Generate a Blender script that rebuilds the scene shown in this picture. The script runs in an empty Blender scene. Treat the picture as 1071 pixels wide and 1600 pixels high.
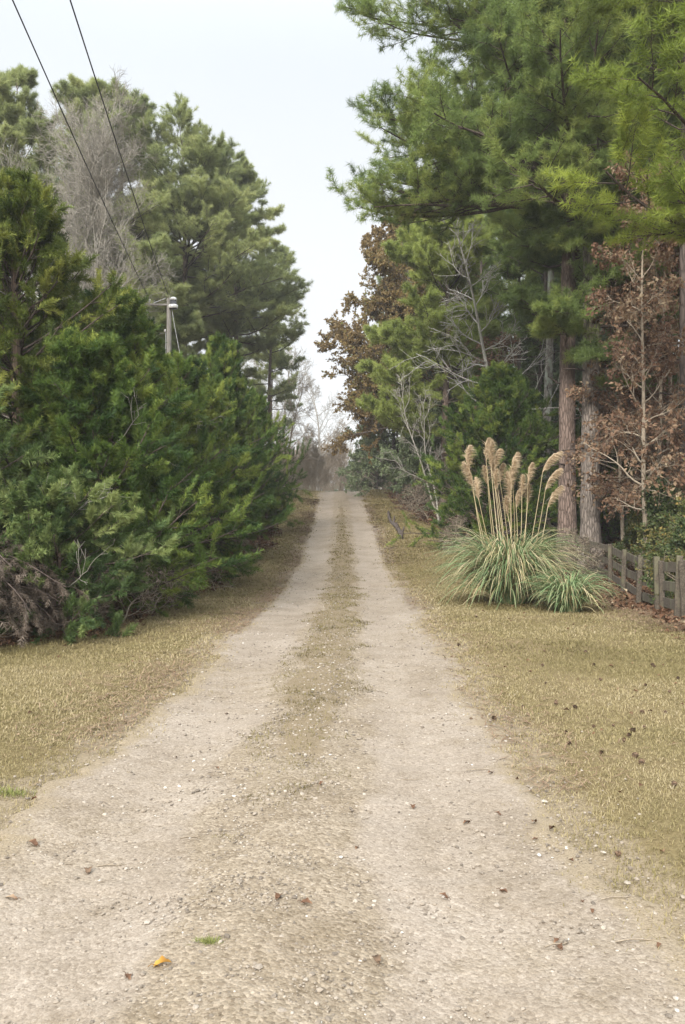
import bpy, math, random
import numpy as np

rng = np.random.default_rng(7)
random.seed(7)
scene = bpy.context.scene
col = scene.collection
R = math.radians
ZUP = np.array([0., 0., 1.])

# ------------------------------------------------------------------ camera numbers (photo is 1071 x 1600)
F, CX, CY, CAMZ = 1300.0, 535.5, 800.0, 1.65


def px(x, y, d):
    """world point seen at photo pixel x, y at distance d along the view"""
    return np.array([(x - CX) / F * d, d, CAMZ - (y - CY) / F * d])


# ------------------------------------------------------------------ small numeric tools
def ss(a, b, x):
    t = np.clip((np.asarray(x, float) - a) / (b - a), 0, 1)
    return t * t * (3 - 2 * t)


def nrm(v):
    return v / np.maximum(np.linalg.norm(v, axis=-1, keepdims=True), 1e-9)


class VNoise:
    def __init__(s, seed):
        s.g = np.random.default_rng(seed).random((256, 256))

    def __call__(s, x, y, scale=1.0):
        x = np.asarray(x, float) / scale + 91.3
        y = np.asarray(y, float) / scale + 57.7
        xi, yi = np.floor(x).astype(int), np.floor(y).astype(int)
        fx, fy = x - xi, y - yi
        fx, fy = fx * fx * (3 - 2 * fx), fy * fy * (3 - 2 * fy)
        g = s.g
        a, b = g[xi % 256, yi % 256], g[(xi + 1) % 256, yi % 256]
        c, d = g[xi % 256, (yi + 1) % 256], g[(xi + 1) % 256, (yi + 1) % 256]
        return (a * (1 - fx) + b * fx) * (1 - fy) + (c * (1 - fx) + d * fx) * fy


N1, N2, N3 = VNoise(1), VNoise(2), VNoise(3)

# ------------------------------------------------------------------ terrain
_ys = np.arange(-200, 1500, 0.25)
_sl = -0.013 + 0.109 * ss(18.5, 25.5, _ys) - 0.121 * ss(54.5, 61, _ys) + 0.025 * ss(75, 130, _ys)
_zs = np.cumsum(_sl) * 0.25
_zs -= np.interp(0.0, _ys, _zs)


def xc(y):
    """centre line of the drive"""
    y = np.asarray(y, float)
    return np.interp(y, [-5, 2, 5, 8, 12, 20, 30, 45, 58, 80, 120], [-.36, -.36, -.32, -.25, -.16, -.02, 0.0, -.08, -.12, .6, 3.0])


def half_w(y):
    y = np.asarray(y, float)
    return np.interp(y, [-5, 3, 6, 12, 19, 22, 26, 40, 60, 120], [1.72, 1.60, 1.53, 1.50, 1.50, 1.58, 1.40, 1.42, 1.46, 1.4])


def edge(y, side):
    y = np.asarray(y, float)
    n = (N1(y, side * 7.0, 1.7) - .5) * .42 + (N2(y, side * 3.0, .33) - .5) * .20 + (N3(y, side * 5.0, .085) - .5) * .10
    return half_w(y) + n


def strip(y):
    """half width of the grassy strip between the ruts"""
    y = np.asarray(y, float)
    b = np.interp(y, [0, 4.4, 5.3, 7, 9, 14, 24, 32, 45, 60], [-.3, -.12, .16, .24, .30, .36, .36, .27, .10, .0])
    return b + (N1(y, 40.0, .8) - .5) * .3 + (N2(y, 44.0, .25) - .5) * .16


def gz(x, y):
    x = np.asarray(x, float)
    y = np.asarray(y, float)
    z = np.interp(y, _ys, _zs)
    v = x - xc(y)
    av = np.abs(v)
    z = z - .035 * np.exp(-((av - .82) / .36) ** 2) + .02 * np.exp(-(v / .3) ** 2)
    lawn = ss(1.3, 2.4, av)
    z = z + lawn * (.05 + .10 * (N1(x, y, 3.1) - .5) + .05 * (N2(x, y, .9) - .5))
    z = z + .035 * np.clip(x - 6.2, 0, 30) + .03 * np.clip(-x - 5, 0, 30)
    z = z + .25 * (N3(x, y, 14.) - .5) * ss(6, 16, av)
    # shallow drain crossing the drive at the foot of the rise
    z = z - .07 * np.exp(-((y - 21.3 - .12 * x) / .45) ** 2) * ss(4.2, 2.6, av)
    return z


def ground_at(x, y):
    """ground point under photo pixel x, y"""
    lo = None
    for d in np.arange(2.0, 150, .02):
        p = px(x, y, d)
        if p[2] <= gz(p[0], p[1]):
            lo = p
            break
    if lo is None:
        lo = px(x, y, 60)
    return np.array([lo[0], lo[1], float(gz(lo[0], lo[1]))])


# ------------------------------------------------------------------ mesh collecting
class MB:
    def __init__(s):
        s.v, s.f, s.t, s.n = [], [], [], 0

    def add(s, v, f, t=.5):
        v = np.asarray(v, float).reshape(-1, 3)
        f = np.asarray(f, int).reshape(-1, 3)
        tt = np.empty(len(v))
        tt[:] = t
        s.v.append(v)
        s.f.append(f + s.n)
        s.t.append(tt)
        s.n += len(v)

    def build(s, name, mat, parent=None, smooth=False):
        V = np.concatenate(s.v).astype(np.float32)
        Fa = np.concatenate(s.f).astype(np.int32)
        T = np.concatenate(s.t).astype(np.float32)
        me = bpy.data.meshes.new(name)
        me.vertices.add(len(V))
        me.vertices.foreach_set('co', V.ravel())
        me.loops.add(Fa.size)
        me.loops.foreach_set('vertex_index', Fa.ravel())
        me.polygons.add(len(Fa))
        me.polygons.foreach_set('loop_start', np.arange(0, Fa.size, 3, dtype=np.int32))
        me.polygons.foreach_set('use_smooth', np.full(len(Fa), smooth, dtype=bool))
        a = me.attributes.new('tint', 'FLOAT', 'POINT')
        a.data.foreach_set('value', T)
        me.update(calc_edges=True)
        me.materials.append(mat)
        o = bpy.data.objects.new(name, me)
        col.objects.link(o)
        if parent is not None:
            o.parent = parent
        return o

    # shapes
    def tubes(s, P, Rad, k=5, t=.5, cap=False):
        """P (B,n,3) polylines, Rad (B,n)"""
        B, n, _ = P.shape
        if B == 0:
            return
        T = np.gradient(P, axis=1) if n > 1 else P
        T = nrm(T)
        mean = nrm(P[:, -1] - P[:, 0])
        ref = np.where(np.abs(mean[:, 2:3]) > .8, np.array([[1., 0, 0]]), np.array([[0, 0, 1.]]))[:, None, :]
        U = nrm(np.cross(T, np.broadcast_to(ref, T.shape)))
        W = np.cross(T, U)
        a = np.arange(k) / k * 2 * np.pi
        ring = P[:, :, None] + Rad[:, :, None, None] * (U[:, :, None] * np.cos(a)[None, None, :, None] + W[:, :, None] * np.sin(a)[None, None, :, None])
        V = ring.reshape(-1, 3)
        i = np.arange(n - 1)[:, None]
        j = np.arange(k)[None, :]
        a0 = i * k + j
        a1 = i * k + (j + 1) % k
        q = np.stack([np.stack([a0, a1, a1 + k], -1), np.stack([a0, a1 + k, a0 + k], -1)], 2).reshape(-1, 3)
        Fa = (np.arange(B)[:, None, None] * (n * k) + q[None]).reshape(-1, 3)
        tt = np.broadcast_to(np.asarray(t, float).reshape(-1, 1), (B, n * k)).ravel() if np.ndim(t) else t
        s.add(V, Fa, tt)
        if cap:
            for b in range(B):
                for e in (0, n - 1):
                    o = b * n * k + e * k
                    c = ring[b, e].mean(0)
                    vv = np.vstack([ring[b, e], c])
                    s.add(vv, [[m, (m + 1) % k, k] for m in range(k)], t if not np.ndim(t) else float(np.ravel(t)[b]))

    def tube(s, pts, rad, k=8, t=.5, cap=True):
        pts = np.asarray(pts, float)
        rad = np.broadcast_to(np.asarray(rad, float), (len(pts),))
        s.tubes(pts[None], rad[None], k, t, cap)

    def box(s, c, size, rz=0.0, t=.5, rx=0.0, ry=0.0, jit=0.0, rg=None):
        sx, sy, sz = [q / 2 for q in size]
        b = min(sx, sy, sz) * .22
        vs, fs = [], []
        P = np.array([[x, y, z] for x in (-sx, sx) for y in (-sy, sy) for z in (-sz, sz)], float)
        # chamfered box: three copies of every corner
        vs = []
        for p in P:
            sg = np.sign(p)
            vs.append(p - sg * np.array([b, b, 0]))
            vs.append(p - sg * np.array([b, 0, b]))
            vs.append(p - sg * np.array([0, b, b]))
        vs = np.array(vs)
        if jit and rg is not None:
            vs = vs + rg.normal(0, jit, vs.shape)
        idx = lambda i, m: i * 3 + m
        C = {}
        for i, p in enumerate(P):
            C[tuple(np.sign(p).astype(int))] = i
        quads = []
        for ax, m in ((0, 2), (1, 1), (2, 0)):
            for sgn in (-1, 1):
                o = [(-1, -1), (1, -1), (1, 1), (-1, 1)]
                q = []
                for (u, w) in o:
                    key = [0, 0, 0]
                    key[ax] = sgn
                    key[(ax + 1) % 3] = u
                    key[(ax + 2) % 3] = w
                    q.append(idx(C[tuple(key)], m))
                if sgn < 0:
                    q = q[::-1]
                quads.append(q)
        for ax in range(3):
            b1, b2 = (ax + 1) % 3, (ax + 2) % 3
            m1, m2 = {0: 2, 1: 1, 2: 0}[b1], {0: 2, 1: 1, 2: 0}[b2]
            for u in (-1, 1):
                for w in (-1, 1):
                    k0, k1 = [0, 0, 0], [0, 0, 0]
                    k0[ax], k1[ax] = -1, 1
                    k0[b1] = k1[b1] = u
                    k0[b2] = k1[b2] = w
                    i0, i1 = C[tuple(k0)], C[tuple(k1)]
                    quads.append([idx(i0, m1), idx(i1, m1), idx(i1, m2), idx(i0, m2)])
        fs = []
        for q in quads:
            fs += [[q[0], q[1], q[2]], [q[0], q[2], q[3]]]
        for i in range(8):
            fs.append([idx(i, 0), idx(i, 1), idx(i, 2)])
        ca, sa = math.cos(rx), math.sin(rx)
        vs = vs @ np.array([[1, 0, 0], [0, ca, -sa], [0, sa, ca]]).T
        ca, sa = math.cos(ry), math.sin(ry)
        vs = vs @ np.array([[ca, 0, sa], [0, 1, 0], [-sa, 0, ca]]).T
        ca, sa = math.cos(rz), math.sin(rz)
        vs = vs @ np.array([[ca, -sa, 0], [sa, ca, 0], [0, 0, 1]]).T
        s.add(vs + np.asarray(c, float), fs, t)

    def lathe(s, prof, k=16, c=(0, 0, 0), t=.5):
        prof = np.asarray(prof, float)
        a = np.arange(k) / k * 2 * np.pi
        V = np.stack([prof[:, None, 0] * np.cos(a), prof[:, None, 0] * np.sin(a), np.repeat(prof[:, 1:2], k, 1)], -1).reshape(-1, 3)
        fs = []
        for i in range(len(prof) - 1):
            for j in range(k):
                a0, a1 = i * k + j, i * k + (j + 1) % k
                fs += [[a0, a1, a1 + k], [a0, a1 + k, a0 + k]]
        s.add(V + np.asarray(c, float), fs, t)

    def stamp(s, T, TF, P, D, S, tint, rg, roll=None, Tt=None, upish=False):
        """copies of a leaf shape T (k,3; grows along +Y, flat in XY) at P along D"""
        N = len(P)
        if N == 0:
            return
        Y = nrm(D)
        if upish:
            X = nrm(np.cross(Y, ZUP[None] + rg.normal(0, .35, (N, 3))))
        else:
            X = nrm(np.cross(Y, rg.normal(0, 1, (N, 3))))
        Z = np.cross(X, Y)
        M = np.stack([X, Y, Z], -1)
        V = P[:, None] + np.einsum('nij,kj->nki', M, T) * np.asarray(S).reshape(-1, 1, 1)
        k = len(T)
        Fa = (np.arange(N)[:, None, None] * k + TF[None]).reshape(-1, 3)
        tt = np.repeat(np.broadcast_to(tint, (N,)), k).reshape(N, k)
        if Tt is not None:
            tt = tt + Tt[None]
        s.add(V.reshape(-1, 3), Fa, np.clip(tt, 0, 1).ravel())


# ------------------------------------------------------------------ materials
def newmat(name):
    m = bpy.data.materials.new(name)
    m.use_nodes = True
    nt = m.node_tree
    nt.nodes.clear()
    out = nt.nodes.new('ShaderNodeOutputMaterial')
    return m, nt, out


def ramp(nt, fac, stops):
    r = nt.nodes.new('ShaderNodeValToRGB')
    el = r.color_ramp.elements
    while len(el) > len(stops):
        el.remove(el[-1])
    while len(el) < len(stops):
        el.new(.5)
    for e, (p, c) in zip(el, stops):
        e.position = p
        e.color = (*c, 1)
    nt.links.new(fac, r.inputs[0])
    return r.outputs[0]


def noise(nt, vec, scale, detail=4, rough=.55):
    n = nt.nodes.new('ShaderNodeTexNoise')
    n.inputs['Scale'].default_value = scale
    n.inputs['Detail'].default_value = detail
    n.inputs['Roughness'].default_value = rough
    if vec is not None:
        nt.links.new(vec, n.inputs['Vector'])
    return n.outputs[0]


def voro(nt, vec, scale, feature='F1'):
    n = nt.nodes.new('ShaderNodeTexVoronoi')
    n.feature = feature
    n.inputs['Scale'].default_value = scale
    nt.links.new(vec, n.inputs['Vector'])
    return n


def math_n(nt, op, a, b=None, clamp=False):
    n = nt.nodes.new('ShaderNodeMath')
    n.operation = op
    n.use_clamp = clamp
    for i, q in enumerate((a, b)):
        if q is None:
            continue
        if isinstance(q, (int, float)):
            n.inputs[i].default_value = q
        else:
            nt.links.new(q, n.inputs[i])
    return n.outputs[0]


def mixc(nt, fac, a, b, mode='MIX'):
    n = nt.nodes.new('ShaderNodeMix')
    n.data_type = 'RGBA'
    n.blend_type = mode
    for i, q in ((0, fac), (6, a), (7, b)):
        if isinstance(q, (int, float)):
            n.inputs[i].default_value = q
        elif isinstance(q, tuple):
            n.inputs[i].default_value = (*q, 1)
        else:
            nt.links.new(q, n.inputs[i])
    return n.outputs[2]


def mapping(nt, scale):
    tc = nt.nodes.new('ShaderNodeTexCoord')
    mp = nt.nodes.new('ShaderNodeMapping')
    mp.inputs['Scale'].default_value = scale
    nt.links.new(tc.outputs['Object'], mp.inputs['Vector'])
    return mp.outputs[0]


def attr(nt, name='tint'):
    a = nt.nodes.new('ShaderNodeAttribute')
    a.attribute_name = name
    return a.outputs['Fac']


def principled(nt, color, rough=.8, spec=.3, normal=None):
    p = nt.nodes.new('ShaderNodeBsdfPrincipled')
    if isinstance(color, tuple):
        p.inputs['Base Color'].default_value = (*color, 1)
    else:
        nt.links.new(color, p.inputs['Base Color'])
    p.inputs['Roughness'].default_value = rough
    p.inputs['Specular IOR Level'].default_value = spec
    if normal is not None:
        nt.links.new(normal, p.inputs['Normal'])
    return p


def bump(nt, h, strength=.5, dist=.02):
    b = nt.nodes.new('ShaderNodeBump')
    b.inputs['Strength'].default_value = strength
    b.inputs['Distance'].default_value = dist
    nt.links.new(h, b.inputs['Height'])
    return b.outputs[0]


def leaf_mat(name, stops, trans=.3, rough=.6, spec=.25):
    m, nt, out = newmat(name)
    c = ramp(nt, attr(nt), stops)
    p = principled(nt, c, rough, spec)
    t = nt.nodes.new('ShaderNodeBsdfTranslucent')
    nt.links.new(c, t.inputs['Color'])
    mx = nt.nodes.new('ShaderNodeMixShader')
    mx.inputs[0].default_value = trans
    nt.links.new(p.outputs[0], mx.inputs[1])
    nt.links.new(t.outputs[0], mx.inputs[2])
    nt.links.new(mx.outputs[0], out.inputs[0])
    return m


def bark_mat(name, dark, light, scale=(9, 9, 2.2), b=.02, patches=None):
    m, nt, out = newmat(name)
    v0 = mapping(nt, scale)
    nn = nt.nodes.new('ShaderNodeTexNoise')
    nn.inputs['Scale'].default_value = 1.1
    nn.inputs['Detail'].default_value = 3
    nt.links.new(v0, nn.inputs['Vector'])
    va = nt.nodes.new('ShaderNodeVectorMath')
    va.operation = 'MULTIPLY_ADD'
    va.inputs[1].default_value = (.9, .9, 1.6)
    nt.links.new(nn.outputs['Color'], va.inputs[0])
    nt.links.new(v0, va.inputs[2])
    v = va.outputs[0]
    n = noise(nt, v0, 1.3, 6, .65)
    vo = voro(nt, v, 1.0, 'DISTANCE_TO_EDGE').outputs['Distance']
    h = math_n(nt, 'ADD', math_n(nt, 'MULTIPLY', math_n(nt, 'MINIMUM', vo, .22), 2.6), math_n(nt, 'MULTIPLY', n, .6))
    c = ramp(nt, h, [(.22, dark), (.55, tuple((a + q) / 2 for a, q in zip(dark, light))), (.92, light)])
    big = noise(nt, mapping(nt, (1.1, 1.1, .6)), 1.0, 4)
    c = mixc(nt, math_n(nt, 'MULTIPLY', big, .7), c, tuple(q * .62 for q in light))
    if patches:
        pn = noise(nt, mapping(nt, (3, 3, 1.6)), 1.6, 5)
        c = mixc(nt, ramp(nt, pn, [(.5, (0, 0, 0)), (.62, (1, 1, 1))]), c, patches)
    p = principled(nt, c, .9, .15, bump(nt, h, .9, b))
    nt.links.new(p.outputs[0], out.inputs[0])
    return m


def plain_mat(name, color, rough=.6, spec=.3, metal=0.0, var=.25, scale=14.0):
    m, nt, out = newmat(name)
    n = noise(nt, mapping(nt, (1, 1, 1)), scale, 5)
    c = ramp(nt, n, [(.3, tuple(q * (1 - var) for q in color)), (.7, tuple(min(1, q * (1 + var)) for q in color))])
    p = principled(nt, c, rough, spec, bump(nt, n, .25, .004))
    p.inputs['Metallic'].default_value = metal
    nt.links.new(p.outputs[0], out.inputs[0])
    return m


def tint_mat(name, stops, rough=.9, spec=.15, nscale=60.0):
    m, nt, out = newmat(name)
    c = ramp(nt, attr(nt), stops)
    n = noise(nt, mapping(nt, (1, 1, 1)), nscale, 3)
    c = mixc(nt, .45, c, ramp(nt, n, [(.3, (.35, .35, .35)), (.7, (1, 1, 1))]), 'MULTIPLY')
    p = principled(nt, c, rough, spec, bump(nt, n, .4, .004))
    nt.links.new(p.outputs[0], out.inputs[0])
    return m


M = {}
M['pine'] = leaf_mat('pine_needles', [(0, (.115, .165, .055)), (.5, (.22, .295, .088)), (1, (.36, .41, .11))], .5)
M['pine_far'] = leaf_mat('far_pine_needles', [(0, (.22, .255, .110)), (.5, (.345, .385, .155)), (1, (.45, .47, .20))], .55)
M['pine_lime'] = leaf_mat('bright_pine_needles', [(0, (.21, .27, .05)), (.5, (.33, .395, .07)), (1, (.44, .48, .09))], .5)
M['pine_pale'] = leaf_mat('pale_pine_needles', [(0, (.25, .305, .085)), (.5, (.38, .435, .125)), (1, (.47, .51, .16))], .55)
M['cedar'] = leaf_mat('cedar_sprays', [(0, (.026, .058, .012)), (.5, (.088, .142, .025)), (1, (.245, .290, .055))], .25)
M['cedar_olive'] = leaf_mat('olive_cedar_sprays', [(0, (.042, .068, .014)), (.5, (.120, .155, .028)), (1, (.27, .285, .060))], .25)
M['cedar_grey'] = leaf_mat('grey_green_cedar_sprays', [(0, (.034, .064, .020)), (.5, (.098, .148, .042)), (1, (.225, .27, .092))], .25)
M['holly'] = leaf_mat('grey_green_leaves', [(0, (.105, .140, .072)), (.5, (.165, .210, .105)), (1, (.24, .275, .15))], .25, .5, .3)
M['shrub'] = leaf_mat('shrub_leaves', [(0, (.035, .055, .02)), (.5, (.08, .11, .035)), (.75, (.16, .15, .05)), (1, (.30, .22, .07))], .25, .5, .3)
M['oak'] = leaf_mat('brown_oak_leaves', [(0, (.13, .090, .045)), (.5, (.225, .155, .066)), (.8, (.28, .21, .085)), (1, (.21, .235, .08))], .35)
M['rust'] = leaf_mat('rust_leaves', [(0, (.075, .045, .032)), (.35, (.175, .098, .062)), (.7, (.26, .165, .10)), (1, (.41, .32, .21))], .35)
M['dead'] = tint_mat('dead_boughs', [(0, (.05, .037, .028)), (.5, (.135, .104, .08)), (1, (.30, .25, .20))])
M['litter'] = tint_mat('dry_leaf_litter', [(0, (.06, .036, .022)), (.5, (.16, .085, .05)), (.8, (.27, .17, .10)), (1, (.40, .32, .22))])
M['straw'] = tint_mat('pine_straw', [(0, (.14, .085, .055)), (.5, (.27, .18, .115)), (1, (.38, .28, .18))])
M['grass'] = leaf_mat('dormant_grass', [(0, (.098, .076, .036)), (.3, (.195, .165, .072)), (.6, (.305, .252, .130)), (.85, (.395, .325, .195)), (1, (.50, .425, .295))], .25, .8, .1)
M['tuft'] = leaf_mat('green_tuft', [(0, (.12, .15, .04)), (1, (.34, .34, .12))], .25, .7, .1)
M['pampas'] = leaf_mat('pampas_leaves', [(0, (.09, .160, .062)), (.45, (.185, .27, .125)), (.7, (.31, .345, .18)), (.82, (.42, .36, .18)), (1, (.58, .49, .31))], .3, .6, .2)
M['plume'] = leaf_mat('pampas_plumes', [(0, (.36, .27, .175)), (.5, (.56, .445, .30)), (1, (.74, .63, .47))], .3, .9, .1)
M['stalk'] = tint_mat('dry_stalks', [(0, (.34, .27, .14)), (1, (.60, .51, .33))])
M['bark_pine'] = bark_mat('pine_bark', (.035, .025, .021), (.27, .20, .165), (15, 15, 3.4), .04)
M['bark_grey'] = bark_mat('grey_pine_bark', (.05, .041, .034), (.32, .27, .23), (15, 15, 3.2), .04)
M['bark_limb'] = bark_mat('limb_bark', (.030, .024, .020), (.13, .10, .085), (16, 16, 8), .008)
M['bark_dark'] = bark_mat('dark_bark', (.035, .029, .026), (.15, .12, .105))
M['bark_cedar'] = bark_mat('cedar_bark', (.05, .035, .027), (.20, .145, .11), (26, 26, 1.4), .012)
M['bark_pale'] = bark_mat('pale_bark', (.26, .24, .21), (.62, .59, .54), (14, 14, 5), .006, (.36, .36, .30))
M['bark_bare'] = bark_mat('bare_branch_bark', (.20, .185, .155), (.43, .40, .35), (14, 14, 5), .006)
M['bark_brown'] = bark_mat('brown_twig_bark', (.20, .16, .118), (.42, .35, .265), (14, 14, 5), .006)
M['bark_silver'] = bark_mat('silvery_bark', (.19, .175, .145), (.40, .37, .315), (14, 14, 5), .006)
M['bark_lichen'] = bark_mat('lichen_bark', (.10, .09, .08), (.34, .31, .27), (9, 9, 4), .01, (.40, .43, .36))
M['fence'] = bark_mat('weathered_fence_wood', (.04, .033, .026), (.13, .107, .082), (22, 22, 22), .004, (.125, .115, .075))
M['rail'] = bark_mat('weathered_lit_rail_wood', (.06, .05, .039), (.185, .157, .125), (22, 22, 22), .004, (.17, .16, .11))  # weathered wood, painted paler than the posts because the rails catch more light
M['pole'] = bark_mat('grey_pole_wood', (.20, .185, .16), (.46, .43, .385), (30, 30, 1.2), .004)
M['wire'] = plain_mat('black_wire', (.018, .018, .019), .5)
M['metal_white'] = plain_mat('white_enamel', (.72, .72, .70), .4, .4)
M['metal_dark'] = plain_mat('dark_metal', (.06, .06, .065), .5, .4)
M['porcelain'] = plain_mat('porcelain', (.80, .79, .76), .25, .5)
M['steel'] = plain_mat('galvanised_steel', (.50, .50, .49), .5, .5, .6)
M['cone'] = tint_mat('pine_cone_brown', [(0, (.05, .036, .025)), (1, (.19, .125, .08))])
M['leaf_orange'] = leaf_mat('orange_leaf', [(0, (.14, .07, .02)), (.5, (.38, .19, .03)), (1, (.52, .33, .07))], .2, .6, .2)
M['stone'] = tint_mat('gravel_stones', [(0, (.15, .125, .10)), (.35, (.31, .26, .205)), (.7, (.44, .385, .32)), (1, (.66, .63, .58))], .85, .2, 90)


def ground_material():
    m, nt, out = newmat('lawn_soil')
    v = mapping(nt, (1, 1, 1))
    big = noise(nt, v, .35, 4)
    mid = noise(nt, v, 2.6, 6, .7)
    fine = noise(nt, v, 55, 4, .7)
    c = mixc(nt, ramp(nt, big, [(.38, (0, 0, 0)), (.62, (1, 1, 1))]), (.235, .187, .10), (.185, .16, .065))
    c = mixc(nt, math_n(nt, 'MULTIPLY', mid, .5), c, (.19, .125, .07))
    c = mixc(nt, .75, c, ramp(nt, fine, [(.3, (.45, .42, .38)), (.62, (1, 1, 1))]), 'MULTIPLY')
    vg = attr(nt, 'verge')
    soil = mixc(nt, ramp(nt, fine, [(.3, (0, 0, 0)), (.65, (1, 1, 1))]), (.16, .122, .075), (.315, .255, .175))
    vm = ramp(nt, math_n(nt, 'ADD', vg, math_n(nt, 'MULTIPLY', math_n(nt, 'SUBTRACT', noise(nt, v, 6.0, 6, .7), .5), 1.4)), [(.35, (0, 0, 0)), (.7, (1, 1, 1))])
    c = mixc(nt, vm, c, soil)
    forest = attr(nt, 'forest')
    fl = mixc(nt, ramp(nt, mid, [(.35, (0, 0, 0)), (.65, (1, 1, 1))]), (.075, .05, .034), (.17, .10, .06))
    fl = mixc(nt, .8, fl, ramp(nt, fine, [(.3, (.35, .33, .3)), (.62, (1, 1, 1))]), 'MULTIPLY')
    f2 = ramp(nt, math_n(nt, 'ADD', forest, math_n(nt, 'MULTIPLY', math_n(nt, 'SUBTRACT', mid, .5), .8)), [(.4, (0, 0, 0)), (.6, (1, 1, 1))])
    c = mixc(nt, f2, c, fl)
    h = math_n(nt, 'ADD', math_n(nt, 'MULTIPLY', fine, .5), mid)
    p = principled(nt, c, .95, .1, bump(nt, h, .8, .03))
    nt.links.new(p.outputs[0], out.inputs[0])
    return m


def road_material():
    m, nt, out = newmat('gravel')
    v = mapping(nt, (1, 1, 1))
    rut = attr(nt, 'rut')
    cen = attr(nt, 'mid')
    edg = attr(nt, 'edge')
    big = noise(nt, v, .8, 5, .6)
    mid = noise(nt, v, 6.0, 6, .7)
    fine = noise(nt, v, 110, 3, .7)
    vo = voro(nt, v, 62)
    vo2 = voro(nt, v, 150)
    base = mixc(nt, ramp(nt, big, [(.35, (0, 0, 0)), (.65, (1, 1, 1))]), (.280, .234, .184), (.338, .288, .234))
    coarse = mixc(nt, ramp(nt, mid, [(.35, (0, 0, 0)), (.65, (1, 1, 1))]), (.255, .208, .150), (.310, .258, .195))
    rm = ramp(nt, math_n(nt, 'ADD', rut, math_n(nt, 'MULTIPLY', math_n(nt, 'SUBTRACT', mid, .5), .9)), [(.3, (0, 0, 0)), (.7, (1, 1, 1))])
    c = mixc(nt, rm, coarse, base)
    # pebbles of different colour
    sep = nt.nodes.new('ShaderNodeSeparateColor')
    nt.links.new(vo.outputs['Color'], sep.inputs[0])
    peb = ramp(nt, sep.outputs[0], [(0, (.50, .46, .42)), (.35, (.86, .84, .80)), (.8, (1.0, 1.0, 1.0)), (1, (1.35, 1.36, 1.38))])
    amt = math_n(nt, 'SUBTRACT', .70, math_n(nt, 'MULTIPLY', rm, .25))
    c = mixc(nt, amt, c, peb, 'MULTIPLY')
    sep2 = nt.nodes.new('ShaderNodeSeparateColor')
    nt.links.new(vo2.outputs['Color'], sep2.inputs[0])
    c = mixc(nt, .6, c, ramp(nt, sep2.outputs[1], [(0, (.70, .66, .62)), (.5, (.95, .94, .93)), (1, (1.15, 1.15, 1.15))]), 'MULTIPLY')
    stain = noise(nt, v, 1.7, 5, .65)
    c = mixc(nt, .55, c, ramp(nt, stain, [(.36, (.74, .71, .66)), (.52, (1, 1, 1))]), 'MULTIPLY')
    # soil in the middle strip and thin at the edges
    cm = ramp(nt, math_n(nt, 'ADD', cen, math_n(nt, 'MULTIPLY', math_n(nt, 'SUBTRACT', mid, .5), 1.1)), [(.45, (0, 0, 0)), (.75, (1, 1, 1))])
    c = mixc(nt, math_n(nt, 'MULTIPLY', cm, .85), c, mixc(nt, ramp(nt, fine, [(.3, (0, 0, 0)), (.65, (1, 1, 1))]), (.12, .088, .055), (.255, .20, .125)))
    em = ramp(nt, math_n(nt, 'ADD', edg, math_n(nt, 'MULTIPLY', math_n(nt, 'SUBTRACT', mid, .5), 1.2)), [(.5, (0, 0, 0)), (.85, (1, 1, 1))])
    c = mixc(nt, math_n(nt, 'MULTIPLY', em, .9), c, mixc(nt, ramp(nt, fine, [(.3, (0, 0, 0)), (.65, (1, 1, 1))]), (.16, .122, .075), (.315, .255, .175)))
    dark = ramp(nt, noise(nt, v, 23, 2, .5), [(.66, (1, 1, 1)), (.74, (.42, .38, .34))])
    c = mixc(nt, .6, c, dark, 'MULTIPLY')
    h = math_n(nt, 'ADD', math_n(nt, 'MULTIPLY', math_n(nt, 'SUBTRACT', 1.0, vo.outputs['Distance']), math_n(nt, 'SUBTRACT', .55, math_n(nt, 'MULTIPLY', rm, .25))), math_n(nt, 'ADD', math_n(nt, 'MULTIPLY', fine, .35), mid))
    p = principled(nt, c, .92, .15, bump(nt, h, .75, .012))
    nt.links.new(p.outputs[0], out.inputs[0])
    return m


M['ground'] = ground_material()
M['road'] = road_material()


# ------------------------------------------------------------------ scene tree helpers
def tag(o, label, cat, group=None, kind=None):
    if label:
        o['label'] = label
    if cat:
        o['category'] = cat
    if group:
        o['group'] = group
    if kind:
        o['kind'] = kind
    return o


def thing(name, label, cat, loc=(0, 0, 0), rz=0., group=None, scale=1.0):
    o = bpy.data.objects.new(name, None)
    col.objects.link(o)
    o.empty_display_size = .2
    o.location = [float(q) for q in loc]
    o.rotation_euler = (0, 0, rz)
    o.scale = (scale, scale, scale) if np.isscalar(scale) else scale
    return tag(o, label, cat, group)


def copy_tree(root, loc, rz=0., scale=1.0, label=None, group=None, mats=None):
    r = root.copy()
    col.objects.link(r)
    r.location = [float(q) for q in loc]
    r.rotation_euler = (0, 0, rz)
    r.scale = (scale, scale, scale) if np.isscalar(scale) else scale
    if label:
        r['label'] = label
    if group:
        r['group'] = group
    for ch in list(root.children):
        c = ch.copy()
        col.objects.link(c)
        c.parent = r
        for g in list(ch.children):
            d = g.copy()
            col.objects.link(d)
            d.parent = c
        if mats and ch.name.split('.')[0] in mats:
            c.material_slots[0].link = 'OBJECT'
            c.material_slots[0].material = M[mats[ch.name.split('.')[0]]]
    return r


# ------------------------------------------------------------------ plant growing
def sample(P, s):
    """P (B,n,3), s (B,k) in 0..1 -> points, tangents (B,k,3)"""
    B, n, _ = P.shape
    f = np.clip(s, 0, .9999) * (n - 1)
    i = np.floor(f).astype(int)
    fr = (f - i)[..., None]
    b = np.arange(B)[:, None]
    a, c = P[b, i], P[b, i + 1]
    return a * (1 - fr) + c * fr, nrm(c - a)


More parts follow.
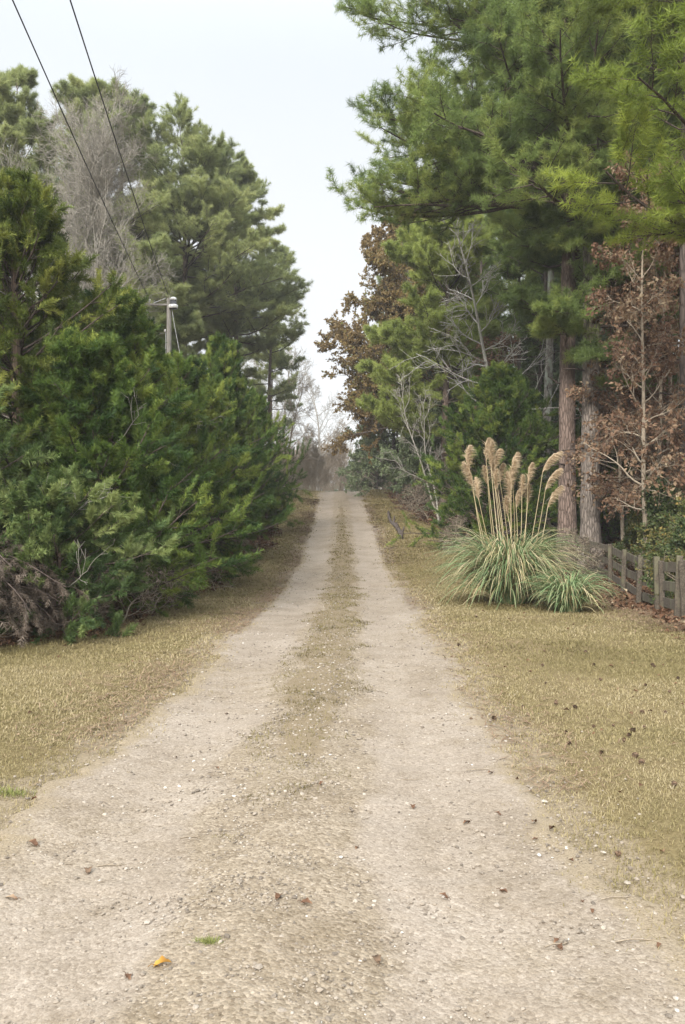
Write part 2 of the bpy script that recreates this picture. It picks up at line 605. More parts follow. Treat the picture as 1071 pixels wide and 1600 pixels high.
def sprout(P, Rad, k, s, ang, length, npts, up, wig, rg, planar=False, rr=.5, tip=.3, az=None, rmin=.002):
    """grow k children on every parent polyline"""
    B, n, _ = P.shape
    s = np.broadcast_to(s, (B, k))
    p, t = sample(P, s)
    rad_at = np.take_along_axis(Rad, np.clip(np.round(s * (n - 1)).astype(int), 0, n - 1), 1)
    if az is not None:
        side = np.stack([np.cos(az), np.sin(az), np.zeros_like(az)], -1)
        side = np.broadcast_to(side, p.shape)
    elif planar:
        base = nrm(np.cross(t, ZUP + rg.normal(0, .12, t.shape)))
        sg = np.where((np.arange(k)[None] + rg.integers(0, 2, (B, 1))) % 2 == 0, 1., -1.)[..., None]
        side = nrm(base * sg + ZUP * rg.normal(.15, .35, (B, k, 1)))
    else:
        side = nrm(np.cross(t, rg.normal(0, 1, t.shape)))
    ang = np.broadcast_to(ang, (B, k))[..., None]
    d = nrm(np.cos(ang) * t + np.sin(ang) * side)
    L = np.broadcast_to(length, (B, k))[..., None]
    pts = [p]
    for j in range(npts - 1):
        p = p + d * L / (npts - 1)
        pts.append(p)
        d = nrm(d + ZUP * up + rg.normal(0, wig, d.shape))
    C = np.stack(pts, 2).reshape(B * k, npts, 3)
    r0 = np.maximum(rad_at * rr, rmin).reshape(-1, 1)
    cr = r0 * np.linspace(1, tip, npts)[None]
    return C, np.maximum(cr, rmin * .6)


def needle_tuft(rg, n, ln, w, lo=18, hi=100):
    V, Fa, T = [], [], []
    for i in range(n):
        th = R(rg.uniform(lo, hi))
        ph = rg.uniform(0, 2 * math.pi)
        d = np.array([math.sin(th) * math.cos(ph), math.cos(th), math.sin(th) * math.sin(ph)])
        u = nrm(np.cross(d, rg.normal(0, 1, 3)))
        L = ln * rg.uniform(.7, 1.1)
        o = np.array([0, rg.uniform(-.5, .15) * ln, 0])
        V += [o + u * w * .6, o - u * w * .6, o + d * L]
        b = i * 3
        Fa += [[b, b + 1, b + 2]]
        T += [rg.uniform(-.12, .12)] * 3
    return np.array(V), np.array(Fa), np.array(T)


def cedar_spray(rg, ln=.34, pairs=9, w=.016):
    V, Fa, T = [], [], []

    def tri(a, b, wd, tn):
        d = b - a
        u = nrm(np.cross(d, np.array([rg.normal(0, .5), rg.normal(0, .2), 1.])))
        i = len(V)
        V.extend([a - u * wd * .62, a + u * wd * .62, b])
        Fa.extend([[i, i + 1, i + 2]])
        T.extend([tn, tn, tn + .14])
    bend = rg.uniform(-.25, .1)
    ax = lambda s: np.array([0, s * ln, bend * ln * s * s])
    tri(ax(0), ax(1.0), w * .8, -.05)
    for i in range(pairs):
        s = .08 + .84 * i / pairs
        for sg in (-1, 1):
            L = ln * (.42 * (1 - s) ** .8 + .12) * rg.uniform(.7, 1.15)
            a = R(rg.uniform(32, 55))
            d = np.array([sg * math.sin(a), math.cos(a), rg.uniform(-.9, .9)])
            tri(ax(s), ax(s) + d * L, w * rg.uniform(.8, 1.2), rg.uniform(-.1, .1))
    return np.array(V), np.array(Fa), np.array(T)


def leaf_shape(l=.1, w=.06, fold=.25, lobed=False):
    V = np.array([[0, 0, 0], [-w * .5, l * .4, fold * w], [0, l * .45, 0], [w * .5, l * .4, fold * w], [0, l, -.1 * l]])
    Fa = np.array([[0, 2, 1], [0, 3, 2], [1, 2, 4], [2, 3, 4]])
    return V, Fa, np.zeros(5)


def trunk_line(rg, H, lean=(0, 0), wob=.08, n=26, bow=1.0):
    t = np.linspace(0, 1, n)
    ph = rg.uniform(0, 6, 4)
    x = lean[0] * H * t ** bow + wob * (np.sin(t * 4.2 + ph[0]) - math.sin(ph[0])) + wob * .3 * (np.sin(t * 11 + ph[1]) - math.sin(ph[1]))
    y = lean[1] * H * t ** bow + wob * (np.sin(t * 3.7 + ph[2]) - math.sin(ph[2])) + wob * .3 * (np.sin(t * 9 + ph[3]) - math.sin(ph[3]))
    z = H * t
    z[0] = -.35
    return np.stack([x, y, z], 1)


def pine(name, label, seed, H, r0, zb, Rc, nl, loc, rz=0., bark='bark_pine', needles='pine', near=True, bias=(0, 0), lean=(0, 0),
         hero=None, group=None, dens=1.0, tlen=.22, tw=.011, stubs=11, tn=18, rnd=.52, lowcut=None):
    """loblolly pine: plated trunk, bare below, limbs carrying needle tufts"""
    rg = np.random.default_rng(seed)
    root = thing(name, label, 'tree', loc, rz, group)
    P = trunk_line(rg, H, lean, .10)
    tt = np.linspace(0, 1, len(P))
    rad = r0 * ((1 - tt) ** .75 * .92 + .05) + r0 * .45 * np.exp(-tt * H / .35)
    tb = MB()
    k = 16 if near else 8
    # fine rings for the trunk
    nn = 70 if near else 26
    ti = np.linspace(0, 1, nn)
    PI_ = np.stack([np.interp(ti, tt, P[:, q]) for q in range(3)], 1)
    RI = np.interp(ti, tt, rad) * (1 + rg.normal(0, .025, nn))
    tb.tubes(PI_[None], RI[None], k)
    P, rad = P[None], rad[None]
    s = zb / H + (.985 - zb / H) * np.sort(rg.random(nl)) ** .8
    rel = (s - zb / H) / (1 - zb / H)
    az = np.arange(nl) * 2.39996 + rg.normal(0, .5, nl)
    prof = np.where(rel < .2, .50 + 2.3 * rel, .98 * (1 - (rel - .2) / .8) ** rnd + .10)
    L = Rc * prof * rg.uniform(.62, 1.12, nl)
    L = L * (1 + bias[0] * np.cos(az - bias[1]))
    if lowcut:
        L = L * (1 - lowcut[2] * ss(lowcut[1], lowcut[1] * .86, s * H) * np.clip(np.cos(az - lowcut[0]) + .3, 0, 1))
    el = R(90) - (R(2) + R(52) * rel ** 1.3 + rg.normal(0, R(9), nl))
    if hero:
        for (hz, haz, hl, hel) in hero:
            s = np.append(s, hz / H)
            az = np.append(az, haz)
            L = np.append(L, hl)
            el = np.append(el, R(90 - hel))
    kk = len(s)
    limbs, lr = sprout(P, rad, kk, s[None], el[None], L[None], 9, .035, .10, rg, az=az[None], rr=.42, tip=.22, rmin=.012)
    lr = np.minimum(lr, (.018 + .017 * L)[:, None] * np.linspace(1, .25, 9)[None])
    ltint = rg.uniform(.05, .80, kk)
    ks = 13 if near else 8
    smin = np.where(L > 2.2, .34, .2)
    sub_s = smin[:, None] + (1 - smin[:, None]) * (np.arange(ks)[None] + rg.random((kk, ks))) / ks
    sl = L[:, None] * (.43 * (1 - sub_s * .62)) * rg.uniform(.6, 1.15, (kk, ks)) + .18
    sub, sr = sprout(limbs, lr, ks, sub_s, R(48) + rg.normal(0, R(12), (kk, ks)), sl, 6, .06, .13, rg, planar=True, rr=.55, tip=.35, rmin=.006)
    stint = np.repeat(ltint, ks) + rg.normal(0, .14, kk * ks)
    kt = max(3, int((12 if near else 7) * dens))
    B = len(sub)
    tl = np.clip(np.repeat(sl.reshape(-1, 1), kt, 1) * .45, .20, .50) * rg.uniform(.6, 1.2, (B, kt))
    tw_s = .22 + .78 * (np.arange(kt)[None] + rg.random((B, kt))) / kt
    twig, twr = sprout(sub, sr, kt, tw_s, R(42) + rg.normal(0, R(14), (B, kt)), tl, 4, .10, .12, rg, planar=True, rr=.6, tip=.5, rmin=.004)
    ttint = np.repeat(stint, kt) + rg.normal(0, .10, B * kt)
    lb = MB()
    lb.tubes(limbs, lr, 7 if near else 5)
    lb.tubes(sub, sr, 4 if near else 3)
    lb.tubes(twig, twr, 3)
    # dead stubs on the bare trunk
    if stubs:
        st, sr2 = sprout(P, rad, stubs, rg.uniform(.25 * zb / H, zb / H, stubs)[None], R(80), rg.uniform(.3, 1.3, stubs)[None], 5, -.02, .15, rg, rr=.2, tip=.3, rmin=.008)
        sr2 = np.minimum(sr2, .025)
        lb.tubes(st, sr2, 5)
        s3, r3 = sprout(st, sr2, 3, rg.uniform(.4, 1, (stubs, 3)), R(50), rg.uniform(.15, .5, (stubs, 3)), 4, -.02, .2, rg, rr=.6, rmin=.004)
        lb.tubes(s3, r3, 3)
    cb = MB()
    tmpl = [needle_tuft(rg, tn, tlen, tw) for _ in range(3)]
    nt_ = 4 if near else 3
    for q in range(nt_):
        sq = np.full((len(twig), 1), 1.0 - q * (.16 if near else .24)) - rg.uniform(0, .08, (len(twig), 1))
        p, d = sample(twig, sq)
        p, d = p[:, 0], d[:, 0]
        d = nrm(d + ZUP * .25 + rg.normal(0, .15, d.shape))
        which = rg.integers(0, 3, len(p))
        for w in range(3):
            msk = which == w
            T, TF, Tt = tmpl[w]
            cb.stamp(T, TF, p[msk], d[msk], rg.uniform(.75, 1.15, msk.sum()), ttint[msk], rg, Tt=Tt)
    tb.build('trunk', M[bark], root, True)
    lb.build('branches', M['bark_limb'], root, True)
    cb.build('crown', M[needles], root)
    return root


def cedar(name, label, seed, H, Rc, loc, rz=0., mat='cedar', group=None, n_limb=170, shape=1.0, dead=8, stems=1, spray=.22, sw=.012, low=.02, ks=9, kt=13):
    rg = np.random.default_rng(seed)
    root = thing(name, label, 'tree', loc, rz, group)
    tb, lb, cb = MB(), MB(), MB()
    P = trunk_line(rg, H * .97, (0, 0), .06)[None]
    rad = (.022 * H * (1 - np.linspace(0, 1, P.shape[1])) ** .8 + .012)[None]
    tb.tubes(P, rad, 10)
    s = low + (.985 - low) * (np.arange(n_limb) + rg.random(n_limb)) / n_limb
    az = np.arange(n_limb) * 2.39996 + rg.normal(0, .4, n_limb)
    prof = np.where(s < .16, .74 + 1.6 * s, ((1 - s) / .84) ** (.72 * shape)) + .03
    lob = 1 + .22 * np.sin(az * 2 + seed) * (1 - s) + .16 * np.sin(az * 3 + s * 9 + seed * 1.7)
    L = Rc * prof * lob * rg.uniform(.70, 1.12, n_limb) + .15
    el = R(80) - R(42) * s + rg.normal(0, R(8), n_limb)
    limbs, lr = sprout(P, rad, n_limb, s[None], el[None], (L * 1.08)[None], 8, .045, .09, rg, az=az[None], rr=.4, tip=.25, rmin=.008)
    lr = np.minimum(lr, (.010 + .009 * L)[:, None] * np.linspace(1, .3, 8)[None])
    lt = np.clip(rg.normal(.40, .25, n_limb), .0, .95)
    ss_ = .25 + .75 * (np.arange(ks)[None] + rg.random((n_limb, ks))) / ks
    sl = np.clip(L[:, None] * .42 * (1.1 - .55 * ss_), .22, .95) * rg.uniform(.65, 1.2, (n_limb, ks))
    sub, sr = sprout(limbs, lr, ks, ss_, R(45) + rg.normal(0, R(14), (n_limb, ks)), sl, 6, .05, .12, rg, rr=.6, tip=.4, rmin=.004)
    st = np.repeat(lt, ks) + rg.normal(0, .15, n_limb * ks)
    lb.tubes(limbs, lr, 5)
    lb.tubes(sub, sr, 3)
    tm = [cedar_spray(rg, spray, 8, sw) for _ in range(4)]
    B = len(sub)
    sp_s = .18 + .82 * (np.arange(kt)[None] + rg.random((B, kt))) / kt
    p, d = sample(sub, sp_s)
    sg = nrm(np.cross(d, rg.normal(0, 1, d.shape)))
    a = (R(38) * (1 - sp_s * .7))[..., None]
    d = nrm(np.cos(a) * d + np.sin(a) * sg + ZUP * .10)
    p, d = p.reshape(-1, 3), d.reshape(-1, 3)
    tn = np.repeat(st, kt) + rg.normal(0, .08, B * kt)
    which = rg.integers(0, 4, len(p))
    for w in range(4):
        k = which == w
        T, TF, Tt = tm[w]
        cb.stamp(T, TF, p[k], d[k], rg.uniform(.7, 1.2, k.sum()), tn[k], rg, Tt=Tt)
    # leading shoots
    p2 = P[0, -1][None] + rg.normal(0, .05, (14, 3)) * np.array([1, 1, 3])
    cb.stamp(*tm[0][:2], p2, rg.normal(0, .25, (14, 3)) + ZUP, np.full(14, .9), .6, rg)
    tb.build('trunk', M['bark_cedar'], root, True)
    lb.build('branches', M['bark_limb'], root, True)
    cb.build('crown', M[mat], root)
    if dead:
        sd = rg.uniform(.08, .85, dead)
        Ld = np.interp(sd, np.sort(s), prof[np.argsort(s)]) * Rc
        dl, dr = sprout(P, rad, dead, sd[None], R(70), (Ld * rg.uniform(.98, 1.12, dead))[None], 8, .03, .12, rg, rr=.3, tip=.35, rmin=.006)
        dr = np.minimum(dr, .014)
        for q in range(dead):
            db = MB()
            db.tubes(dl[q:q + 1], dr[q:q + 1], 5)
            d2, r2 = sprout(dl[q:q + 1], dr[q:q + 1], 5, .6 + .4 * rg.random((1, 5)), R(45), rg.uniform(.15, .6, (1, 5)), 5, .02, .2, rg, rr=.7, rmin=.004)
            db.tubes(d2, r2, 4)
            d3, r3 = sprout(d2, r2, 2, .4 + .6 * rg.random((len(d2), 2)), R(40), rg.uniform(.1, .3, (len(d2), 2)), 4, .0, .2, rg, rr=.7, rmin=.003)
            db.tubes(d3, r3, 3)
            db.build('dead_branch', M['bark_bare'], root, True)
    return root


def broadleaf(name, label, seed, H, r0, loc, rz=0., bark='bark_brown', leaf=None, leaf_len=.1, leaf_w=.065, spread=1.0, first=.3, k1=12, k2=6, k3=5, k4=0,
              nleaf=6, lean=(0, 0), group=None, up=.06, ang=50, wob=.15, cat='tree', bow=1.0, l1=.45, rmin=.004, az=None, tintc=.5, hero=None, drop=.0, taper=.68):
    rg = np.random.default_rng(seed)
    root = thing(name, label, cat, loc, rz, group)
    P = trunk_line(rg, H, lean, wob, bow=bow)
    n = len(P)
    t = np.linspace(0, 1, n)
    rad = r0 * ((1 - t) ** .8 * .95 + .04) + r0 * .35 * np.exp(-t * H / .25)
    tb, lb, cb = MB(), MB(), MB()
    tb.tubes(P[None], rad[None], 12)
    P, rad = P[None], rad[None]
    s = first + (.99 - first) * (np.arange(k1) + rg.random(k1)) / k1
    azz = np.arange(k1) * 2.39996 + rg.normal(0, .5, k1)
    rel = (s - first) / (1 - first)
    L = H * l1 * spread * (1 - taper * rel) * rg.uniform(.55, 1.15, k1)
    el = R(ang + 14) - R(38) * rel + rg.normal(0, R(9), k1)
    if hero:
        for (hz, haz, hl, hel) in hero:
            s = np.append(s, hz / H)
            azz = np.append(azz, haz)
            L = np.append(L, hl)
            el = np.append(el, R(90 - hel))
    K = len(s)
    A, ar = sprout(P, rad, K, s[None], el[None], L[None], 9, up, .13, rg, az=azz[None], rr=.5, tip=.2, rmin=rmin * 2.5)
    ar = np.minimum(ar, (rmin * 2 + .014 * L)[:, None] * np.linspace(1, .25, 9)[None])
    s2 = .25 + .75 * (np.arange(k2)[None] + rg.random((K, k2))) / k2
    l2 = L[:, None] * .55 * (1.1 - .65 * s2) * rg.uniform(.6, 1.15, (K, k2)) + .1
    Bq, br = sprout(A, ar, k2, s2, R(46) + rg.normal(0, R(12), (K, k2)), l2, 7, up, .15, rg, rr=.6, tip=.25, rmin=rmin * 1.5)
    s3 = .2 + .8 * (np.arange(k3)[None] + rg.random((len(Bq), k3))) / k3
    l3 = np.repeat(l2.reshape(-1, 1), k3, 1) * .55 * (1.1 - .6 * s3) * rg.uniform(.6, 1.2, s3.shape) + .06
    Cq, cr = sprout(Bq, br, k3, s3, R(44) + rg.normal(0, R(12), s3.shape), l3, 5, up, .18, rg, rr=.65, tip=.4, rmin=rmin)
    lb.tubes(A, ar, 7)
    lb.tubes(Bq, br, 4)
    lb.tubes(Cq, cr, 3)
    last, ltint = Cq, np.repeat(np.repeat(rg.normal(tintc, .16, K), k2), k3)
    if k4:
        s4 = .2 + .8 * (np.arange(k4)[None] + rg.random((len(Cq), k4))) / k4
        l4 = np.repeat(l3.reshape(-1, 1), k4, 1) * .6 * rg.uniform(.6, 1.2, s4.shape) + .05
        Dq, dr = sprout(Cq, cr, k4, s4, R(40) + rg.normal(0, R(12), s4.shape), l4, 4, up, .18, rg, rr=.7, tip=.6, rmin=rmin * .8)
        lb.tubes(Dq, dr, 3)
        last, ltint = Dq, np.repeat(ltint, k4)
    tb.build('trunk', M[bark], root, True)
    lb.build('branches', M[bark], root, True)
    if leaf:
        sL = .15 + .85 * rg.random((len(last), nleaf))
        p, d = sample(last, sL)
        d = nrm(d * .4 + rg.normal(0, .7, d.shape) - ZUP * drop)
        keep = rg.random(p.shape[:2]) < .9
        tn = (np.repeat(ltint, nleaf) + rg.normal(0, .17, p.shape[0] * nleaf))[keep.ravel()]
        p, d = p[keep], d[keep]
        p = p + rg.normal(0, .03, p.shape)
        T, TF, Tt = leaf_shape(leaf_len, leaf_w)
        cb.stamp(T, TF, p, d, rg.uniform(.6, 1.25, len(p)), tn, rg)
        cb.build('crown', M[leaf], root)
    return root


# ================================================================== GROUND
def grid_mesh(xs, ys, zf, name, mat, attrs, kind='structure'):
    X, Y = np.meshgrid(xs, ys)
    Z = zf(X, Y)
    V = np.stack([X, Y, Z], -1).reshape(-1, 3)
    nx, ny = len(xs), len(ys)
    i = np.arange(ny - 1)[:, None]
    j = np.arange(nx - 1)[None]
    a = i * nx + j
    Fa = np.stack([np.stack([a, a + 1, a + nx + 1], -1), np.stack([a, a + nx + 1, a + nx], -1)], 2).reshape(-1, 3)
    mb = MB()
    mb.add(V, Fa)
    o = mb.build(name, mat, None, True)
    for k, f in attrs.items():
        at = o.data.attributes.new(k, 'FLOAT', 'POINT')
        at.data.foreach_set('value', np.asarray(f(X, Y), np.float32).ravel())
    o['kind'] = kind
    return o


def cedar_edge(y):
    return np.interp(y, [0, 8, 10.6, 12, 14, 19, 25, 29, 41, 60], [-5.4, -4.9, -4.5, -3.5, -3.15, -3.1, -2.65, -2.35, -3.0, -5.0])


def fence_x(y):
    return np.interp(y, [6, 10, 12, 13.5, 16.6, 21, 26, 34, 45, 60], [4.55, 5.0, 5.2, 5.42, 5.95, 6.75, 6.9, 6.6, 5.6, 5.0])


def forest_mask(x, y):
    x = np.asarray(x, float)
    y = np.asarray(y, float)
    n = (N2(x, y, 1.1) - .5) * .9
    le = ss(.25, -.6, x - cedar_edge(y) + n * .6)
    right_edge = np.interp(y, [6, 13, 20, 26, 30, 36, 42, 50, 60], [5.2, 5.0, 5.3, 5.6, 4.6, 3.7, 3.2, 3.0, 3.4])
    re = ss(-.3, .5, x - right_edge + n)
    far = ss(66, 74, y)
    return np.clip(np.maximum(np.maximum(le, re), far), 0, 1)


xs = np.concatenate([[-180, -140, -80, -50, -34], np.arange(-26, -8, .7), np.arange(-8, 10, .16), np.arange(10, 30, .7), [36, 50, 80, 140, 180]])
ys = np.concatenate([[-60, -30, -15, -8, -4], np.arange(-2, 30, .18), np.arange(30, 75, .35), np.arange(75, 140, 2.5), [150, 180, 240, 320]])


def ground_z(X, Y):
    v = np.abs(X - xc(Y))
    inside = ss(half_w(Y) - .22, half_w(Y) - .5, v) * ss(78, 76, Y)
    return gz(X, Y) - .05 * inside


ground = grid_mesh(xs, ys, ground_z, 'ground', M['ground'], {'forest': forest_mask, 'verge': lambda X, Y: ss(.6, -.05, np.abs(X - xc(Y)) - np.where(X < xc(Y), edge(Y, -1), edge(Y, 1)))})
tag(ground, 'dormant tan lawn and brown woodland floor beside the gravel drive', 'ground')

# the gravel drive: ragged strip over the ground
rows = [-3.0]
while rows[-1] < 79:
    d = max(rows[-1], 2.5)
    rows.append(rows[-1] + max(.035, .0065 * d * (1 + d / 40)))
rows = np.array(rows)
nu = 61
U = np.linspace(-1, 1, nu)
eL, eR = edge(rows, -1), edge(rows, 1)
Xr = xc(rows)[:, None] + np.where(U < 0, U[None] * eL[:, None], U[None] * eR[:, None])
Yr = np.repeat(rows[:, None], nu, 1)
Zr = gz(Xr, Yr) + .004 + .012 * (N3(Xr, Yr, .22) - .5) + .010 * (N2(Xr, Yr, .09) - .5) * ss(30, 10, Yr)
Zr = Zr + np.where(np.abs(U)[None] > .97, -.006, .012)
mb = MB()
i = np.arange(len(rows) - 1)[:, None]
j = np.arange(nu - 1)[None]
a = i * nu + j
mb.add(np.stack([Xr, Yr, Zr], -1).reshape(-1, 3), np.stack([np.stack([a, a + 1, a + nu + 1], -1), np.stack([a, a + nu + 1, a + nu], -1)], 2).reshape(-1, 3))
road = mb.build('gravel_road', M['road'], None, True)
Vr = Xr - xc(Yr)
rutv = ss(.30, .52, np.abs(Vr) + .25 * (N2(Xr, Yr, .5) - .5)) * .9
rutv[:] = np.clip(rutv, 0, 1) * (.75 + .5 * (N1(Xr, Yr, 1.3) - .5))
midv = ss(.10, -.14, np.abs(Vr) - strip(Yr)) * ss(4.8, 6.5, Yr) * ss(62, 40, Yr)
edgev = np.clip(ss(.74, 1.0, np.abs(U)[None]) + .5 * (N2(Xr, Yr, .35) - .5) * ss(.6, .8, np.abs(U)[None]), 0, 1)
for k, f in (('rut', rutv), ('mid', midv), ('edge', edgev)):
    at = road.data.attributes.new(k, 'FLOAT', 'POINT')
    at.data.foreach_set('value', f.astype(np.float32).ravel())
tag(road, 'pale two-rut gravel drive with a grassy middle strip', 'road', None, 'structure')


# ================================================================== GRASS, GRAVEL, STRAW, LITTER (uncountable)
def blades(mb, x, y, h, w, tint, rg, lean=.8, flat=0.0, curl=.5):
    n = len(x)
    z = gz(x, y)
    a = rg.uniform(0, 2 * np.pi, n)
    d = np.stack([np.cos(a), np.sin(a), np.zeros(n)], 1)
    s = np.stack([-np.sin(a), np.cos(a), np.zeros(n)], 1) * (w / 2)[:, None]
    b = np.stack([x, y, z + .004], 1)
    tl = rg.uniform(.2, 1, n) * lean
    up1 = np.maximum(.12, 1 - tl * .5)
    m = b + d * (h * tl * .35)[:, None] + ZUP * (h * .55 * up1)[:, None]
    e = b + d * (h * (tl * .9 + curl * .2))[:, None] + ZUP * (h * np.maximum(.08, 1 - tl * .75))[:, None]
    V = np.stack([b - s, b + s, m + s * .8, m - s * .8, e], 1).reshape(-1, 3)
    Fa = np.array([[0, 1, 2], [0, 2, 3], [3, 2, 4]])
    mb.add(V, (np.arange(n)[:, None, None] * 5 + Fa[None]).reshape(-1, 3), np.repeat(np.clip(tint, 0, 1), 5))


gmb = MB()
rg = np.random.default_rng(21)
bands = [(2.4, 6, 4200, .034, .0042), (6, 10, 2600, .040, .006), (10, 16, 1300, .046, .010), (16, 26, 640, .052, .016), (26, 42, 300, .06, .028), (42, 64, 150, .07, .045)]
for (y0, y1, den, h, w) in bands:
    xl = max(-9.0, -.46 * y1 - .6)
    xr = min(9.0, .46 * y1 + .6)
    n = int(den * (y1 - y0) * (xr - xl))
    x = rg.uniform(xl, xr, n)
    y = rg.uniform(y0, y1, n)
    vis = np.abs(x) < .45 * y + .5
    x, y = x[vis], y[vis]
    v = x - xc(y)
    e = np.where(v < 0, edge(y, -1), edge(y, 1))
    out = np.abs(v) - e
    clump = N2(x, y, .16)
    p_l = np.maximum(ss(-.16, .12, out + (clump - .5) * .5), .6 * ss(-.5, -.05, out) * ss(.35, .6, N3(x, y, .22)))
    p_l = p_l * (1 - .93 * forest_mask(x, y)) * (.45 + .55 * ss(.22, .42, N3(x, y, .31)))
    stw = strip(y)
    p_s = 1.6 * ss(.14, -.14, np.abs(v) - stw + (N3(x, y, .3) - .5) * .5) * ss(4.4, 5.6, y) * ss(50, 26, y) * (.6 + .4 * ss(.25, .5, N1(x, y, .55)))
    p = np.maximum(p_l, p_s)
    k = rg.random(len(x)) < p
    x, y, v, out = x[k], y[k], v[k], out[k]
    n = len(x)
    green = .55 * ss(.42, .68, N1(x, y, 2.3)) + .35 * ss(.45, .7, N3(x, y, .8))
    green = green + .42 * ss(8, 22, y) * (x > 0) + .25 * ss(9, 24, y) * (x < 0)
    green = green - .35 * ss(.9, .0, out) * (out > -.2)
    inner = out < -.3
    base = .70 - .42 * np.clip(green, 0, 1.2)
    base = np.where(inner & (np.abs(v) < .7), .10 + .34 * N2(x, y, .4), base)
    tint = base + rg.normal(0, .13, n)
    hh = h * rg.uniform(.5, 1.25, n) * np.where(inner, .95, 1) * (.45 + .6 * N1(x, y, .5) + .6 * N2(x, y, .14))
    blades(gmb, x, y, hh, w * rg.uniform(.7, 1.4, n), tint, rg, 1.15)
grass = gmb.build('grass', M['grass'])
tag(grass, 'short dormant tan and olive grass covering the verges and drive centre', 'grass', None, 'stuff')

# taller, greener tufts along the foot of the hedge
# stones
ico_v = []
ph = (1 + 5 ** .5) / 2
for a_, b_ in ((1, ph), (-1, ph), (1, -ph), (-1, -ph)):
    ico_v += [(0, a_, b_), (a_, b_, 0), (b_, 0, a_)]
ico_v = np.array(ico_v) / math.sqrt(1 + ph * ph)
_d = np.linalg.norm(ico_v[:, None] - ico_v[None], axis=-1)
ico_f = []
for a_ in range(12):
    for b_ in range(a_ + 1, 12):
        for c_ in range(b_ + 1, 12):
            if max(_d[a_, b_], _d[b_, c_], _d[a_, c_]) < 1.1:
                n_ = np.cross(ico_v[b_] - ico_v[a_], ico_v[c_] - ico_v[a_])
                ico_f.append((a_, b_, c_) if n_ @ ico_v[a_] > 0 else (a_, c_, b_))
ico_f = np.array(ico_f)


def stones(mb, x, y, size, tint, rg, sink=.3):
    n = len(x)
    sc = size[:, None] * np.stack([rg.uniform(.7, 1.3, n), rg.uniform(.7, 1.3, n), rg.uniform(.4, .8, n)], 1)
    V = ico_v[None] * (1 + rg.normal(0, .16, (n, 12, 1)))
    V = V * sc[:, None]
    a = rg.uniform(0, 6.3, n)
    c, s = np.cos(a)[:, None], np.sin(a)[:, None]
    V = np.stack([V[..., 0] * c - V[..., 1] * s, V[..., 0] * s + V[..., 1] * c, V[..., 2]], -1)
    z = gz(x, y) + .014 + sc[:, 2] * (1 - 2 * sink)
    V = V + np.stack([x, y, z], 1)[:, None]
    mb.add(V.reshape(-1, 3), (np.arange(n)[:, None, None] * 12 + ico_f[None]).reshape(-1, 3), np.repeat(np.clip(tint, 0, 1), 12))


smb = MB()
for (y0, y1, den, s0) in [(2.2, 4.5, 2600, .0036), (4.5, 8, 1000, .0052), (8, 14, 300, .008), (14, 24, 90, .012)]:
    n = int(den * (y1 - y0) * 3.2)
    x = rg.uniform(-1.6, 1.6, n) 
    y = rg.uniform(y0, y1, n)
    e = np.where(x < 0, edge(y, -1), edge(y, 1))
    rut = ss(.25, .5, np.abs(x))
    p = (1 - .55 * rut) * ss(.08, -.1, np.abs(x) - e) * (.45 + .9 * N1(x, y, .45))
    k = rg.random(n) < p
    x, y = x[k] + xc(y[k]), y[k]
    n = len(x)
    size = s0 * rg.lognormal(0, .5, n)
    stones(smb, x, y, np.minimum(size, .015), np.where(rg.random(n) < .12, .05, rg.normal(.36, .2, n)), rg)
# extra stones lying outside on the shoulder
n = 1400
n = 2600
y = 2.4 + 14 * rg.random(n) ** 1.5
sd = rg.choice([-1, 1], n)
x = xc(y) + sd * (half_w(y) + rg.normal(0.02, .2, n))
stones(smb, x, y, np.minimum(.0048 * rg.lognormal(0, .45, n), .014), rg.normal(.34, .18, n), rg)
gravel = smb.build('gravel', M['stone'])
tag(gravel, 'loose pale pebbles scattered over the gravel drive', 'gravel', None, 'stuff')


# pine straw
def flat_strips(mb, x, y, l, w, tint, rg, lift=.012):
    n = len(x)
    a = rg.uniform(0, np.pi, n)
    d = np.stack([np.cos(a), np.sin(a), rg.normal(0, .12, n)], 1)
    s = np.stack([-np.sin(a), np.cos(a), np.zeros(n)], 1) * (w / 2)[:, None]
    b = np.stack([x, y, gz(x, y) + lift + rg.uniform(0, .02, n)], 1)
    b0 = b - d * (l / 2)[:, None]
    b1 = b + d * (l / 2)[:, None]
    m = b + s * 3 * rg.normal(0, 1, n)[:, None]
    V = np.stack([b0, m - s, m + s, b1], 1).reshape(-1, 3)
    Fa = np.array([[0, 1, 2], [1, 3, 2]])
    mb.add(V, (np.arange(n)[:, None, None] * 4 + Fa[None]).reshape(-1, 3), np.repeat(np.clip(tint, 0, 1), 4))


pmb = MB()
n = 13000
y = 5 + 45 * rg.random(n) ** 1.3
sd = np.where(rg.random(n) < .68, -1, 1)
off = np.abs(rg.normal(.0, .42, n)) - .12
x = xc(y) + sd * (half_w(y) + off)
k = N1(x, y, 1.6) + rg.normal(0, .15, n) > .42
x, y = x[k], y[k]
flat_strips(pmb, x, y, rg.uniform(.08, .2, len(x)) * (1 + y / 40), .003 + .0009 * y, rg.normal(.5, .22, len(x)), rg, .016)
n = 9000
y = rg.uniform(12, 24, n)
x = fence_x(y) - np.abs(rg.normal(0, .6, n)) + .25
flat_strips(pmb, x, y, rg.uniform(.1, .22, n), .004 + .0008 * y, rg.normal(.35, .2, n), rg, .02)
ps = pmb.build('pine_straw', M['straw'])
tag(ps, 'fallen reddish pine straw along the verges and fence', 'pine straw', None, 'stuff')

